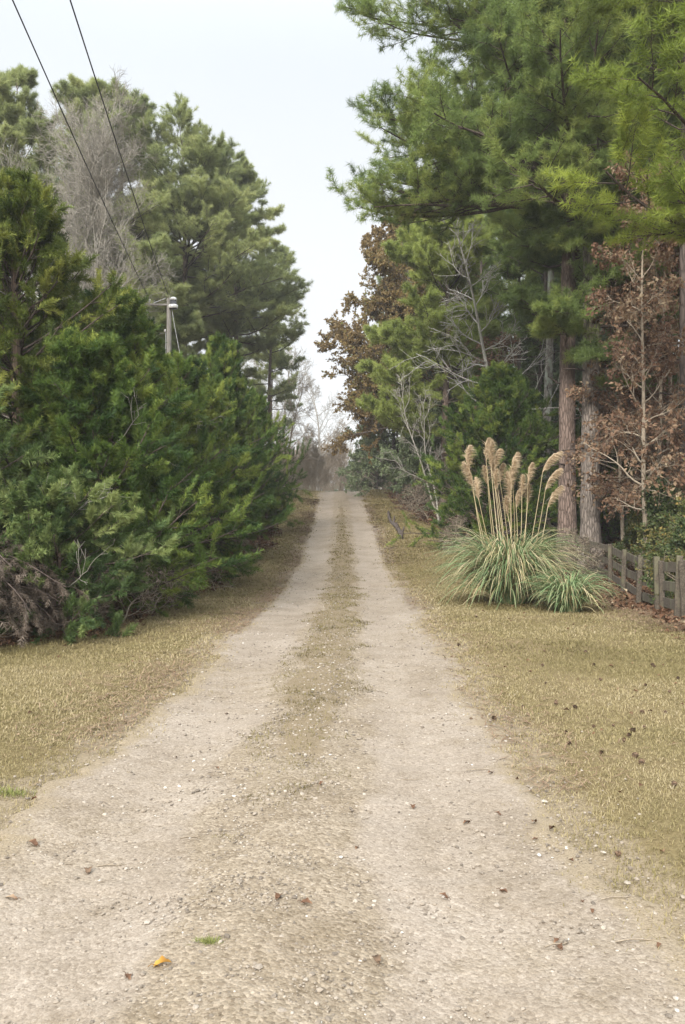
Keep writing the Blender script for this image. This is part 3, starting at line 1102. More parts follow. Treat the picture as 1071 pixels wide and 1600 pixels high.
lmb = MB()
n = 60000
x = np.concatenate([rg.uniform(2.8, 14, n), rg.uniform(-9, -2.2, n // 3)])
y = np.concatenate([8 + 50 * rg.random(n) ** 1.4, rg.uniform(7, 45, n // 3)])
k = (rg.random(len(x)) < forest_mask(x, y)) & (np.abs(x) < .47 * y + 1)
x, y = x[k], y[k]
n2 = 5200
x2, y2 = rg.uniform(-7, 9, n2), 4 + 40 * rg.random(n2) ** 1.3
k2 = (rg.random(n2) < .25 + .75 * ss(2.5, 6, np.abs(x2)) * N1(x2, y2, 1.2)) & (np.abs(x2 - xc(y2)) > 1.35) & (np.abs(x2) < .47 * y2 + .5)
x, y = np.concatenate([x, x2[k2]]), np.concatenate([y, y2[k2]])
T, TF, Tt = leaf_shape(.09, .055, .5)
pp = np.stack([x, y, gz(x, y) + rg.uniform(.005, .045, len(x))], 1)
dd = np.stack([rg.normal(0, 1, len(x)), rg.normal(0, 1, len(x)), rg.normal(0, .35, len(x))], 1)
lmb.stamp(T, TF, pp, dd, rg.uniform(.6, 1.3, len(x)) * np.where(np.arange(len(x)) >= len(x) - k2.sum(), .42, 1.0) * (1 + y / 50), rg.normal(.45, .23, len(x)), rg, upish=True)
lit = lmb.build('leaf_litter', M['litter'])
tag(lit, 'dry brown leaves carpeting the woodland floor behind the fence', 'leaf litter', None, 'stuff')


# ================================================================== TREES
def at(x, y):
    return (x, y, float(gz(x, y)))


PI = math.pi
# --- right: the tall pines behind the fence
pine('pine_tree', 'tall pine with thick plated trunk directly behind the right side of the pampas grass', 101, 25, .29, 7.5, 5.4, 58, at(6.75, 25.0), 0,
     bias=(.20, PI), lean=(-.004, 0), lowcut=(PI, 11.6, .62), hero=[(10.9, PI + .05, 6.5, 4), (10.8, PI + .13, 6.1, 4), (10.7, PI - .03, 6.0, 5), (11.1, PI + .09, 5.5, 5), (12.5, PI - .3, 5.0, 8), (14.4, PI + .25, 5.7, 8), (11.4, PI + .7, 4.4, 4), (11.2, PI - .5, 4.4, 4), (11.6, PI - .1, 4.9, 4),
                                            (13.4, PI, 4.9, 6), (12.0, PI + .4, 5.0, 5), (13.0, PI + .6, 4.8, 6), (15.6, PI - .1, 6.6, 8), (16.4, PI + .2, 6.4, 8), (11.9, PI + .15, 4.8, 5), (15.0, PI + .7, 5.0, 8), (8.2, -.4, 3.6, 0), (8.0, -1.2, 3.0, 0), (8.6, .5, 3.4, 5), (6.9, -1.9, 1.9, -12), (6.2, -1.0, 1.5, -15), (7.3, -2.6, 2.2, -8)], dens=.85)
pine('pine_tree', 'tall pine with greyer trunk just right of the thick plated trunk', 102, 24, .30, 7.8, 5.2, 52, at(7.15, 24.0), 0, bark='bark_grey',
     bias=(.15, PI), lean=(.0, 0), hero=[(9.8, PI + .9, 5.0, 6), (11, PI + .55, 5.6, 6), (12, PI + 1.2, 4.6, 8), (6.6, -1.5, 2.0, -12), (5.4, -.9, 1.4, -16), (7.2, -2.2, 2.2, -8), (7.0, -.5, 2.4, -5)], dens=.85, lowcut=(PI, 11., .6))
pine('pine_tree', 'bright yellow-green pine reaching limbs in at the top right corner', 103, 19, .27, 9.5, 4.6, 34, at(9.9, 16.2), 0, needles='pine_lime',
     hero=[(7.6, PI + .12, 5.3, 14), (6.4, PI + .05, 5.2, 10), (8.6, PI + .5, 4.6, 14), (6.0, PI + .4, 4.2, 10)], stubs=0)
pine('pine_tree', 'straight pale lichen-grey pine trunk standing left of the thick plated trunk', 104, 21, .20, 9.5, 4.2, 40, at(7.9, 32.5), .4, bark='bark_lichen', dens=.9)
pine('pine_tree', 'dark-trunked pine at the right edge behind the fence shrubs', 105, 21, .17, 9.0, 4.4, 42, at(8.75, 21.2), 1.2, bark='bark_dark', dens=.9)
pine('pine_tree', 'dark pine trunk half hidden behind the greyer trunk', 106, 22, .21, 9.0, 4.6, 42, at(8.25, 27.2), 2.2, bark='bark_dark', dens=.9)
# --- pale pine with low limbs
pine('pine_tree', 'light green pine with low sweeping limbs beside the brown oak', 107, 16.0, .21, 3.4, 3.5, 58, at(4.9, 39.5), 0, needles='pine_pale',
     bias=(.12, PI), tlen=.24, tw=.016, hero=[(4.4, PI + .5, 4.2, -2), (6.0, PI, 4.0, 4), (5.2, PI + 1.0, 4.2, 0), (3.9, PI + .8, 4.0, -4)], stubs=2)
pf = pine('pine_tree', 'dark blue-green pine top rising behind the brown oak', 108, 22.0, .22, 7, 3.0, 46, at(4.6, 62), 0, needles='pine_far', near=False, tlen=.34, tw=.030, tn=12)

# --- the wood behind the fence
wood = [(10.5, 30, 1.0), (12.0, 36, 1.05), (9.4, 38, .95), (14.5, 31, 1.1), (7.6, 46, .95), (10.6, 45, 1.0), (14, 44, 1.05), (17.5, 38, 1.0), (18, 48, 1.1), (8.4, 54, 1.0),
        (12.5, 55, 1.05), (16.5, 58, 1.0), (22, 52, 1.05), (6.6, 60, 1.0), (10, 66, 1.0), (20, 64, 1.1), (12.2, 24.5, .95), (15.5, 25, 1.0), (24, 60, 1.0), (14, 68, 1.0), (27, 45, 1.05), (30, 58, 1.1), (20, 33, 1.0), (9.0, 43, .8), (11.8, 40, .75), (13.2, 48, .8), (16, 44, .75), (19, 55, .8), (9.5, 60, .8), (22, 41, .9), (17, 70, 1.0), (26, 70, 1.1), (7.5, 70, .95)]
w0 = pine('pine_tree', 'slim pine standing deep in the shaded wood behind the fence', 110, 21, .17, 8.5, 4.0, 44, at(*wood[0][:2]), 0, bark='bark_dark', needles='pine', near=False,
          tlen=.26, tw=.022, tn=13, group='pines deep in the wood behind the fence', stubs=10)
for q, (x, y, sc_) in enumerate(wood[1:]):
    copy_tree(w0, at(x, y), q * 1.37, sc_)

# --- left: pines above the hedge
GL = 'pines standing in the wood above the cedar hedge'
p3 = pine('pine_tree', 'largest round-topped pine on the left, behind the utility pole', 120, 19.6, .27, 10.2, 5.2, 58, at(-8.7, 45), 0, rnd=.42, needles='pine_far', tlen=.25, tw=.015, lean=(0, 0),
          hero=[(10.6, .05, 5.6, 10), (11.4, -.5, 5.2, 14), (10.2, -1.0, 4.6, 8), (10.0, .5, 4.2, 10)], dens=.72, stubs=10)
p2 = pine('pine_tree', 'dense dark pine behind the bare grey tree', 121, 20.4, .22, 8.5, 4.2, 50, at(-12.2, 41), 0, needles='pine_far', tlen=.25, tw=.015, dens=.8)
p1 = pine('pine_tree', 'sparse pine at the left edge rising above the olive cedar', 122, 19.2, .20, 6.5, 3.6, 44, at(-14.3, 36.5), 0, needles='pine_far', tlen=.24, tw=.017, dens=.7)
copy_tree(p2, at(-11.6, 44.5), 2.0, (1, 1, 1.03), 'second dense pine just right of the bare grey tree top')
copy_tree(p2, at(-6.5, 50), 4.0, (1.0, 1.0, .95), 'medium pine bulging out to the right of the largest left pine')
p4 = pine('pine_tree', 'thin drooping pine nearest the sky gap on the left', 123, 17.0, .16, 6.0, 3.0, 44, at(-5.0, 57), 0, needles='pine_far', near=False, tlen=.30, tw=.020, tn=13, stubs=8)
copy_tree(p4, at(-5.6, 64), 1.0, (.8, .8, .80), 'low thin pine near the far end of the hedge')
copy_tree(p4, at(-7.4, 52), 2.6, 1.0, 'slim pine trunk right of the utility pole', GL)
for q, (x, y, s_) in enumerate([(-12.5, 58, 1.0), (-16.5, 50, 1.05), (-19, 42, 1.0), (-10.0, 52, .85), (-8.2, 66, .85), (-23, 52, 1.1)]):
    copy_tree(p4, at(x, y), q * 1.1 + .4, s_, 'slim pine in the crowd of trunks beyond the cedar hedge', GL)
pine('pine_tree', 'short shadowed pine between the bare grey tree and the pole', 124, 12.5, .16, 3.0, 3.0, 40, at(-9.2, 38), 0, needles='pine_far', tlen=.25, tw=.016, dens=.9)

# --- left hedge of cedars
HG = None
cedar('cedar_tree', 'tall olive-tinged cedar at the left edge, highest of the hedge', 201, 7.6, 2.5, at(-6.0, 15.2), 0, 'cedar_olive', n_limb=170, shape=.85, dead=5)
cedar('cedar_tree', 'grey-green cedar at the lower left edge above the dead boughs', 202, 4.1, 1.75, at(-6.2, 11.6), .5, 'cedar_grey', n_limb=150, dead=4, low=.16, spray=.2, sw=.011)
c2 = cedar('cedar_tree', 'broad bright green cedar below the bare grey tree', 203, 6.3, 2.3, at(-4.9, 17.6), 0, 'cedar', n_limb=170, dead=3, shape=.95)
c3 = cedar('cedar_tree', 'bushy green cedar in front of the utility pole', 204, 5.6, 2.25, at(-4.5, 22.0), 0, 'cedar', n_limb=165, dead=3, shape=.8)
cedar('cedar_tree', 'round-shouldered cedar low in the hedge nearest the lawn', 205, 4.5, 1.75, at(-4.35, 14.6), 1.0, 'cedar', n_limb=150, dead=4, shape=.7)
copy_tree(c2, at(-3.95, 26.8), 2.2, (.84, .84, 1.08), 'narrower cedar second from the far end of the hedge')
copy_tree(c3, at(-3.55, 32.6), 1.1, (.74, .74, .93), 'last small cedar at the far end of the hedge')
copy_tree(c3, at(-6.9, 20.0), 3.0, (1.05, 1.05, 1.12), 'cedar set back between the tall olive cedar and the broad one')
copy_tree(c2, at(-6.6, 26.0), 4.1, (1, 1, .95), 'cedar set back behind the bushy one by the pole')
copy_tree(c2, at(-8.4, 16.5), 5.0, (1.1, 1.1, 1.15), 'cedar filling the hedge behind the tall olive one')
copy_tree(c3, at(-5.6, 31.5), 2.4, (.95, .95, .9), 'cedar hidden behind the far end of the hedge')
copy_tree(c3, at(-4.6, 39), .6, (.7, .7, .62), 'dark small cedar just past the hedge end')

# --- right cedar
cedar('cedar_tree', 'cone-shaped dark green cedar behind the pampas grass', 210, 6.1, 2.35, at(5.2, 28.2), 0, 'cedar', n_limb=170, shape=1.0, dead=3)
for q, (x, y, s_) in enumerate([(11.5, 27, .8), (9.6, 33.5, .8), (12.5, 33, 1.), (7.4, 41, .85), (10.5, 41, 1.), (15.5, 38, 1.1), (9, 49, 1.), (13, 50, 1.), (17, 32, 1.0), (6.4, 50, .8), (11.0, 22.5, .6), (13.5, 28.5, .9), (8.2, 36, .9), (14.5, 45, 1.2), (19, 44, 1.3), (21, 36, 1.2), (11.5, 56, 1.3), (16, 55, 1.4), (22, 52, 1.4), (7.5, 57, 1.2), (27, 56, 1.5), (9.4, 29.5, .62)]):
    copy_tree(c3, at(x, y), q * 1.9, s_, 'dark young cedar in the understorey of the wood behind the fence', 'young cedars in the shade behind the fence')

# --- broadleaved trees
broadleaf('oak_tree', 'brown-leaved oak leaning over the drive at the sky gap', 301, 16.2, .20, at(5.15, 47.5), 0, 'bark_dark', 'oak', .15, .10, 1.05, .20, 30, 10, 7, 0, 32,
          lean=(-.09, 0), up=.04, ang=55, l1=.36, hero=[(5.2, PI, 4.9, 8), (7.0, PI + .4, 4.9, 10), (9.2, PI - .2, 4.9, 8), (4.4, PI + .5, 4.6, 2), (8.0, PI + .7, 5, 6), (11, PI, 3.4, 16), (6.2, PI - .4, 4.6, 6), (8.2, PI + .1, 5.0, 6)])
o2 = broadleaf('oak_tree', 'russet-leaved oak showing above the light green pine', 302, 19.5, .2, at(6.0, 54), 0, 'bark_dark', 'oak', .17, .12, .9, .3, 24, 9, 7, 0, 24, l1=.30)
copy_tree(o2, at(3.5, 55), 2.0, .72, 'smaller russet oak low behind the leaning brown oak')

broadleaf('evergreen_tree', 'low grey-green evergreen at the right of the drive crest', 311, 8.6, .10, at(3.4, 51.5), 0, 'bark_dark', 'holly', .19, .085, 1.0, .10, 32, 9, 7, 0, 17, ang=62, l1=.40, up=.0, drop=.3, tintc=.6)
e2 = broadleaf('evergreen_tree', 'layered grey-green evergreen below the light green pine', 312, 6.4, .09, at(4.4, 46), 0, 'bark_dark', 'holly', .17, .075, 1.0, .08, 32, 9, 7, 0, 17, ang=64, l1=.42, up=.0, drop=.3, tintc=.45)
copy_tree(e2, at(5.0, 41.0), 2.0, (.8, .8, .85), 'dark evergreen bush under the light green pine')
for q, (x, y, s_) in enumerate([(6.6, 44, 1.1), (8.4, 52, 1.5), (6.0, 58, 1.3), (12, 47, 1.6), (15, 62, 1.9), (10.5, 36, 1.2), (13.6, 38, 1.4), (18, 50, 1.8), (21, 60, 2.0), (8.8, 66, 1.8), (25, 50, 1.8)]):
    copy_tree(e2, at(x, y), q * 2.1, s_, 'dim evergreen filling the shade between the pine trunks of the right wood', 'evergreens in the shade of the right wood')
copy_tree(e2, at(2.6, 64), 4.0, (.9, .9, .85), 'far grey-green evergreen just over the crest')

broadleaf('bare_tree', 'leafless white-barked tree leaning left above the dark green cedar', 321, 12.4, .105, at(6.7, 30.6), 0, 'bark_pale', None, first=.34, k1=26, k2=7, k3=4, lean=(-.25, -.02), up=.04, ang=66, l1=.27, wob=.12, rmin=.009, bow=1.1)
broadleaf('bare_tree', 'spindly pale sapling leaning left beside the dark green cedar', 322, 6.2, .045, at(4.25, 36), 0, 'bark_bare', None, first=.22, k1=12, k2=5, k3=4, lean=(-.26, 0), up=.06, ang=40, l1=.36, rmin=.006, cat='sapling')
broadleaf('bare_tree', 'pale upright sapling right of the spindly leaning one', 323, 5.6, .04, at(4.1, 35.4), 0, 'bark_bare', None, first=.2, k1=11, k2=5, k3=4, lean=(-.09, 0), up=.06, ang=44, l1=.36, rmin=.006, cat='sapling')
broadleaf('bare_tree', 'large leafless grey tree in front of the left pines', 324, 12.8, .17, at(-8.8, 30.0), 0, 'bark_silver', None, first=.34, k1=34, k2=12, k3=8, k4=5, lean=(.0, 0), up=.07, ang=30, l1=.38, taper=.30, wob=.25, rmin=.0066)

RG = None
r0 = broadleaf('beech_tree', 'slender pale-stemmed sapling with rust leaves behind the near fence posts', 331, 9.6, .065, at(7.35, 20), 0, 'bark_brown', 'rust', .12, .075, 1.0, .16, 36, 7, 6, 0, 5, up=.0, ang=60, l1=.18, taper=.45, drop=.5, wob=.10, cat='sapling', bow=1.0)
copy_tree(r0, at(8.3, 22.4), 2.0, (1.1, 1.1, 1.05), 'rust-leaved sapling right of the slender pale stem')
copy_tree(r0, at(7.9, 23.4), 4.2, (1, 1, .9), 'rust-leaved sapling between the greyer trunk and the pale stem')
copy_tree(r0, at(9.5, 24.5), 1.0, (1.2, 1.2, 1.15), 'rust-leaved sapling deep behind the others at the right edge')
copy_tree(r0, at(9.9, 28.6), 3.1, (1.2, 1.2, 1.25), 'rust-leaved young tree in the shade between pine trunks')
copy_tree(r0, at(7.0, 35.6), 5.1, (1.1, 1.1, .8), 'rust-leaved young tree behind the leafless white-barked tree')

# --- the woods beyond the crest
b0 = broadleaf('bare_tree', 'tall leafless grey tree beyond the crest left of the drive', 341, 12.5, .16, at(-5.2, 74), 0, 'bark_bare', None, first=.25, k1=15, k2=7, k3=6, k4=3, up=.05, ang=42, l1=.46, wob=.3, rmin=.013)
copy_tree(b0, at(-2.6, 82), 2.2, (1, 1, .92), 'leafless grey tree beyond the crest nearest the middle')
copy_tree(b0, at(-7.5, 79), 4.0, 1.05, 'leafless grey tree half hidden by the far end of the hedge')
broadleaf('bare_tree', 'low arching leafless tree left of the crest', 342, 8, .12, at(-4.6, 64), 0, 'bark_brown', None, first=.2, k1=12, k2=7, k3=5, k4=3, up=-.01, ang=50, l1=.6, lean=(.14, 0), wob=.25, rmin=.010)
bb = broadleaf('bare_tree', 'small brown leafless tree in the thicket beyond the crest', 343, 6.0, .07, at(-1, 84), 0, 'bark_brown', None, first=.08, k1=18, k2=7, k3=6, k4=4, up=.07, ang=40, l1=.5, wob=.2, rmin=.012, group='small leafless trees of the thicket beyond the crest')
rgx = np.random.default_rng(5)
for q in range(34):
    x = -16 + 30 * (q + rgx.random()) / 34
    y = rgx.uniform(80, 112)
    copy_tree(bb, at(x * y / 92, y), rgx.uniform(0, 6), rgx.uniform(.85, 1.35))
for q in range(18):
    y = rgx.uniform(66, 77)
    x = rgx.choice([-1, 1]) * rgx.uniform(2.3, 6.5)
    copy_tree(bb, at(x + float(xc(y)), y), rgx.uniform(0, 6), rgx.uniform(.5, .8))
for q, (x, y, s_) in enumerate([(-3, 118, 1.), (4, 122, 1.1), (9, 116, 1.0), (-9, 120, 1.0), (14, 112, 1.), (-15, 110, 1.), (0.5, 130, 1.0), (-6, 135, 1.1), (8, 135, 1.1)]):
    copy_tree(e2, at(x, y), q * 1.3, s_ * .95, 'dim evergreen far off behind the brown thicket', 'far evergreens behind the brown thicket')

# --- shrubs along the fence
SG = None
s0 = broadleaf('shrub', 'leafy green shrub sprawling over the fence rails at the right edge', 351, 1.75, .03, at(7.1, 17.2), 0, 'bark_brown', 'shrub', .075, .048, 1.0, .06, 22, 7, 6, 0, 13, up=.03, ang=58, l1=.6, cat='shrub')
copy_tree(s0, at(6.25, 15.3), 1.7, (.8, .8, .78), 'yellowing green shrub spilling over the nearest fence panel')
copy_tree(s0, at(7.9, 19.4), 3.0, 1.2, 'dark green shrub beneath the slender rust-leaved sapling')
copy_tree(s0, at(8.6, 18.4), 4.4, 1.45, 'tall green shrub against the dark pine trunk at the right edge')
copy_tree(s0, at(7.9, 22.2), 5.4, (.8, .8, 1.0), 'small green bush at the foot of the greyer pine trunk')
copy_tree(s0, at(9.6, 21.4), .8, 1.6, 'large dark bush in the gap behind the rust-leaved saplings')
sb = broadleaf('shrub', 'low brown leafless bush at the foot of the dark green cedar', 352, 1.0, .02, at(4.0, 27.0), 0, 'bark_brown', 'dead', .08, .03, 1.0, .05, 16, 6, 4, 0, 2, up=.02, ang=55, l1=.8, cat='shrub')
copy_tree(sb, at(3.9, 38.0), 1.0, (1.5, 1.5, 1.3), 'tangled brown brush below the pale saplings')
copy_tree(sb, at(3.7, 42.0), 3.0, (1.7, 1.7, 1.5), 'brown brush at the wood edge past the row of dead stalks')
copy_tree(sb, at(3.9, 47.0), 4.0, (1.8, 1.8, 1.6), 'brown brush at the wood edge near the crest')
copy_tree(sb, at(4.6, 34.0), 5.0, (1.4, 1.4, 1.6), 'brown brush between the saplings and the dark green cedar')
copy_tree(sb, at(6.3, 22.2), 2.0, (1.1, 1.1, 1.0), 'thin brown weeds between pampas grass and fence')

# dead cedar boughs slumped at the left edge
rg = np.random.default_rng(77)
root = thing('dead_boughs', 'heap of dead grey-brown cedar boughs slumped under the left edge of the hedge', 'dead boughs', at(-4.65, 11.0))
lb, cb = MB(), MB()
k = 46
P = np.array([[[-.9, .2, 0.0], [-.7, .15, .5], [-.55, .1, 1.0], [-.5, .1, 1.3]]]).repeat(1, 0)
A, ar = sprout(P, np.full((1, 4), .05), k, rg.uniform(.45, 1, (1, k)), R(70), rg.uniform(.9, 1.75, (1, k)), 9, -.17, .10, rg, rr=.4, tip=.3, rmin=.010, az=rg.uniform(-2.4, 1.2, (1, k)))
Bq, br = sprout(A, ar, 9, .25 + .75 * rg.random((k, 9)), R(40), rg.uniform(.2, .55, (k, 9)), 6, -.16, .14, rg, rr=.6, rmin=.004)
lb.tubes(P, np.full((1, 4), .05), 7)
lb.tubes(A, ar, 5)
lb.tubes(Bq, br, 3)
sq = .15 + .85 * rg.random((len(Bq), 16))
p, d = sample(Bq, sq)
d = nrm(d * .6 + rg.normal(0, .4, d.shape) - ZUP * .7).reshape(-1, 3)
p = p.reshape(-1, 3)
for w in range(2):
    T, TF, Tt = cedar_spray(rg, .13, 5, .006)
    kx = rg.random(len(p)) < .5
    cb.stamp(T, TF, p[kx], d[kx], rg.uniform(.6, 1.2, kx.sum()), rg.normal(.42, .2, kx.sum()), rg, Tt=Tt)
lb.build('branches', M['bark_limb'], root, True)
cb.build('dry_foliage', M['dead'], root)
# grey green bough beside it, still alive
cedar('cedar_tree', 'knee-high grey-green cedar beside the heap of dead boughs', 220, 1.9, 1.15, at(-4.2, 11.9), 0, 'cedar_grey', n_limb=60, shape=.6, dead=4, spray=.17, sw=.010, ks=8)
# bare twiggy undergrowth at the hedge foot
ug = broadleaf('shrub', 'thin bare twigs at the foot of the hedge on the left', 353, .7, .012, at(-3.3, 14.3), 0, 'bark_brown', 'dead', .07, .03, 1.0, .05, 12, 5, 4, 0, 1, up=.02, ang=55, l1=.8, cat='shrub', rmin=.0025, group='bare twigs along the hedge foot')
for q, (x, y) in enumerate([(-3.5, 13.2), (-3.25, 15.8), (-3.1, 17.4), (-2.95, 19.4), (-2.75, 23.2), (-4.0, 12.4), (-4.7, 10.9), (-5.2, 9.9), (-2.7, 25.4)]):
    copy_tree(ug, at(x, y), q * 1.1, rgx.uniform(.7, 1.2))

# ================================================================== PAMPAS GRASS
rg = np.random.default_rng(31)


def pampas(name, label, loc, n, rad, hgt, seed, straw, stalks):
    rg = np.random.default_rng(seed)
    root = thing(name, label, 'ornamental grass', loc)
    base = np.array(loc)
    mb = MB()
    a = rg.uniform(0, 2 * PI, n)
    r0 = rad * .26 * np.sqrt(rg.random(n))
    L = rg.uniform(.85, 1.75, n) * hgt
    el = R(90) - np.abs(rg.normal(0, R(18), n))
    p = np.stack([np.cos(a) * r0, np.sin(a) * r0, np.full(n, -.02)], 1)
    a2 = a + rg.normal(0, .45, n)
    h = np.stack([np.cos(a2), np.sin(a2), np.zeros(n)], 1)
    d = nrm(h * np.cos(el)[:, None] + ZUP * np.sin(el)[:, None])
    ns = 9
    pts = [p]
    droop = rg.uniform(.30, .60, n)
    for q in range(ns - 1):
        p = p + d * (L / (ns - 1))[:, None]
        gap = np.maximum(p[:, 2], .03)
        p = p.copy()
        p[:, 2] = gap
        pts.append(p)
        d = nrm(d + h * .10 - ZUP * (droop * (q + 1) / ns * 1.5)[:, None])
    P = np.stack(pts, 1)
    # limit spread
    wid = (rg.uniform(.006, .013, n))[:, None] * np.array([.8, 1, 1, 1, .95, .85, .7, .45, .05])[None]
    side = nrm(np.cross(np.broadcast_to(h[:, None], P.shape), ZUP) + rg.normal(0, .25, (n, 1, 3)))
    A_, B_ = P - side * wid[..., None], P + side * wid[..., None]
    V = np.stack([A_, B_], 2).reshape(n, -1, 3)
    i = np.arange(ns - 1)[:, None] * 2
    Fa = np.concatenate([np.concatenate([i, i + 1, i + 3], 1), np.concatenate([i, i + 3, i + 2], 1)])
    tint = np.where(rg.random(n) < straw, rg.uniform(.72, 1, n), rg.normal(.42, .17, n))
    tt = tint[:, None] + np.linspace(-.04, .10, ns)[None]
    mb.add(V.reshape(-1, 3), (np.arange(n)[:, None, None] * (ns * 2) + Fa[None]).reshape(-1, 3), np.clip(np.repeat(tt, 2, 1), 0, 1).ravel())
    mb.build('leaves', M['pampas'], root)
    for (bx, by, tx, ty, pl, curl, dd) in stalks:
        pl *= rg.uniform(.78, 1.0)
        d0 = base[1] + dd
        b = px(bx, by, d0) - base
        tip = px(tx, ty, d0) - base
        b0 = b.copy()
        b0 = np.array([b[0] * .45, b[1] * .5, .15])
        t = np.linspace(0, 1, 12)[:, None]
        top = tip - np.array([curl * .35, 0, pl * .55])
        line = (1 - t) ** 2 * b0 + 2 * t * (1 - t) * b + t ** 2 * top
        sm = MB()
        sm.tube(line, np.linspace(.011, .006, 12), 6, rg.uniform(.2, .9))
        st = sm.build('flower_stalk', M['stalk'], root, True)
        # plume: a nodding spike of fine strands
        s = np.linspace(0, 1, 14)[:, None]
        dirn = nrm(line[-1] - line[-3])
        spine = line[-1] + dirn * pl * s + np.array([curl * .7, rg.normal(0, .05), -abs(curl) * .5]) * (s ** 2) * pl * .9
        pm = MB()
        pm.tube(spine, np.linspace(.006, .003, 14), 5, .4)
        m = 520
        u = rg.random(m) ** .85
        sp, sd = sample(spine[None], u[None])
        sp, sd = sp[0], sd[0]
        rd = rg.normal(0, 1, (m, 3))
        rd = nrm(rd - sd * np.sum(rd * sd, 1, keepdims=True))
        wd = .5 + 1.0 * np.sin(np.clip(u * .9 + .1, 0, 1) * PI) ** .8
        dv = nrm(sd * 1.0 + rd * (rg.uniform(.06, .30, m) * wd)[:, None] - ZUP * .15 + np.array([curl * .7, 0, 0]))
        ln = pl * rg.uniform(.15, .30, m) * wd
        q1 = sp + dv * (ln * .55)[:, None]
        q2 = q1 + nrm(dv - ZUP * .9 + np.array([curl * .5, 0, 0])) * (ln * .6)[:, None]
        w_ = rg.uniform(.004, .008, m)[:, None]
        sv = nrm(np.cross(dv, rg.normal(0, 1, (m, 3)))) * w_
        V = np.stack([sp - sv * .5, sp + sv * .5, q1 + sv, q1 - sv, q2], 1).reshape(-1, 3)
        Fq = np.array([[0, 1, 2], [0, 2, 3], [3, 2, 4]])
        pm.add(V, (np.arange(m)[:, None, None] * 5 + Fq[None]).reshape(-1, 3), np.repeat(np.clip(rg.normal(.5, .2, m), 0, 1), 5))
        pm.build('plume', M['plume'], st)
    return root


stl = [(750, 850, 733, 738, .62, -.25, -.1), (756, 850, 741, 712, .60, .30, .1), (763, 850, 753, 762, .5, .15, -.2), (772, 850, 766, 700, .62, .22, .15), (778, 850, 771, 708, .66, .12, -.1),
       (784, 850, 775, 730, .55, .1, .3), (792, 855, 786, 712, .6, .45, .0), (800, 855, 803, 740, .6, .15, -.15), (808, 855, 809, 722, .55, .30, .2), (800, 855, 796, 760, .6, -.05, .25),
       (816, 860, 817, 758, .5, .05, -.1), (822, 860, 830, 738, .6, .18, .1), (830, 860, 864, 714, .62, .6, .2), (838, 865, 866, 742, .66, .5, -.1), (846, 865, 868, 770, .6, .45, .1),
       (812, 858, 815, 775, .5, .3, .1), (768, 850, 760, 742, .5, -.1, .3), (790, 852, 781, 748, .5, .2, -.2), (818, 858, 822, 772, .45, -.1, .25), (798, 852, 791, 735, .5, .35, .35), (804, 852, 797, 790, .4, .1, -.25)]
g = ground_at(800, 945)
pampas('pampas_grass', 'big pampas grass clump with arching blue-green leaves and tan plumes', (g[0] + .05, g[1] + .35, float(gz(g[0], g[1] + .35))), 2300, 1.0, 1.34, 311, .36, stl)
g = ground_at(893, 958)
pampas('pampas_grass', 'smaller greener pampas clump without plumes at the right foot of the big one', (g[0], g[1] + .2, float(gz(g[0], g[1] + .2))), 700, .7, .72, 312, .22, [])

# ================================================================== FENCE
rg = np.random.default_rng(41)
py = [8.4, 10.3, 12.1, 13.4, 15.0, 16.8, 18.8, 21.0, 23.2, 25.4, 27.6, 30.0, 32.4, 34.8]
posts = [np.array([float(fence_x(y)), y]) for y in py]
g0 = posts[5]
root = thing('rail_fence', 'weathered grey board fence with square posts along the right edge of the lawn', 'fence', (g0[0], g0[1], float(gz(*g0))))
b0 = np.array([g0[0], g0[1], float(gz(*g0))])
for i, p in enumerate(posts):
    mb = MB()
    z = float(gz(*p))
    h = .98 + rg.normal(0, .03)
    nx = posts[min(i + 1, len(posts) - 1)] - posts[max(i - 1, 0)]
    ang = math.atan2(nx[1], nx[0])
    mb.box(np.array([p[0], p[1], z + h / 2 - .15]) - b0, (.085, .095, h + .3), ang, rx=rg.normal(0, .025), ry=rg.normal(0, .03), jit=.003, rg=rg)
    if i in (3, 4):
        mb.box(np.array([p[0] + .02, p[1] - .16, z + h / 2 - .12]) - b0, (.05, .09, h + .1), ang + .1, rx=rg.normal(0, .03), ry=.05, jit=.003, rg=rg)
    mb.build('post', M['fence'], root)
for i in range(len(posts) - 1):
    p, q = posts[i], posts[i + 1]
    dv = q - p
    L = np.linalg.norm(dv)
    ang = math.atan2(dv[1], dv[0])
    nrm_ = np.array([math.sin(ang), -math.cos(ang)]) * .075
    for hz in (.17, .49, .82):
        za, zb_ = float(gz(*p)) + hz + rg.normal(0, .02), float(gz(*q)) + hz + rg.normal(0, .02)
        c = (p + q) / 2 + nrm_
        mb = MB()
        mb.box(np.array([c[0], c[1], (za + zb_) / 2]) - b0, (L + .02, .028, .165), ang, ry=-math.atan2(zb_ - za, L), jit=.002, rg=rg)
        mb.build('rail', M['rail'], root)

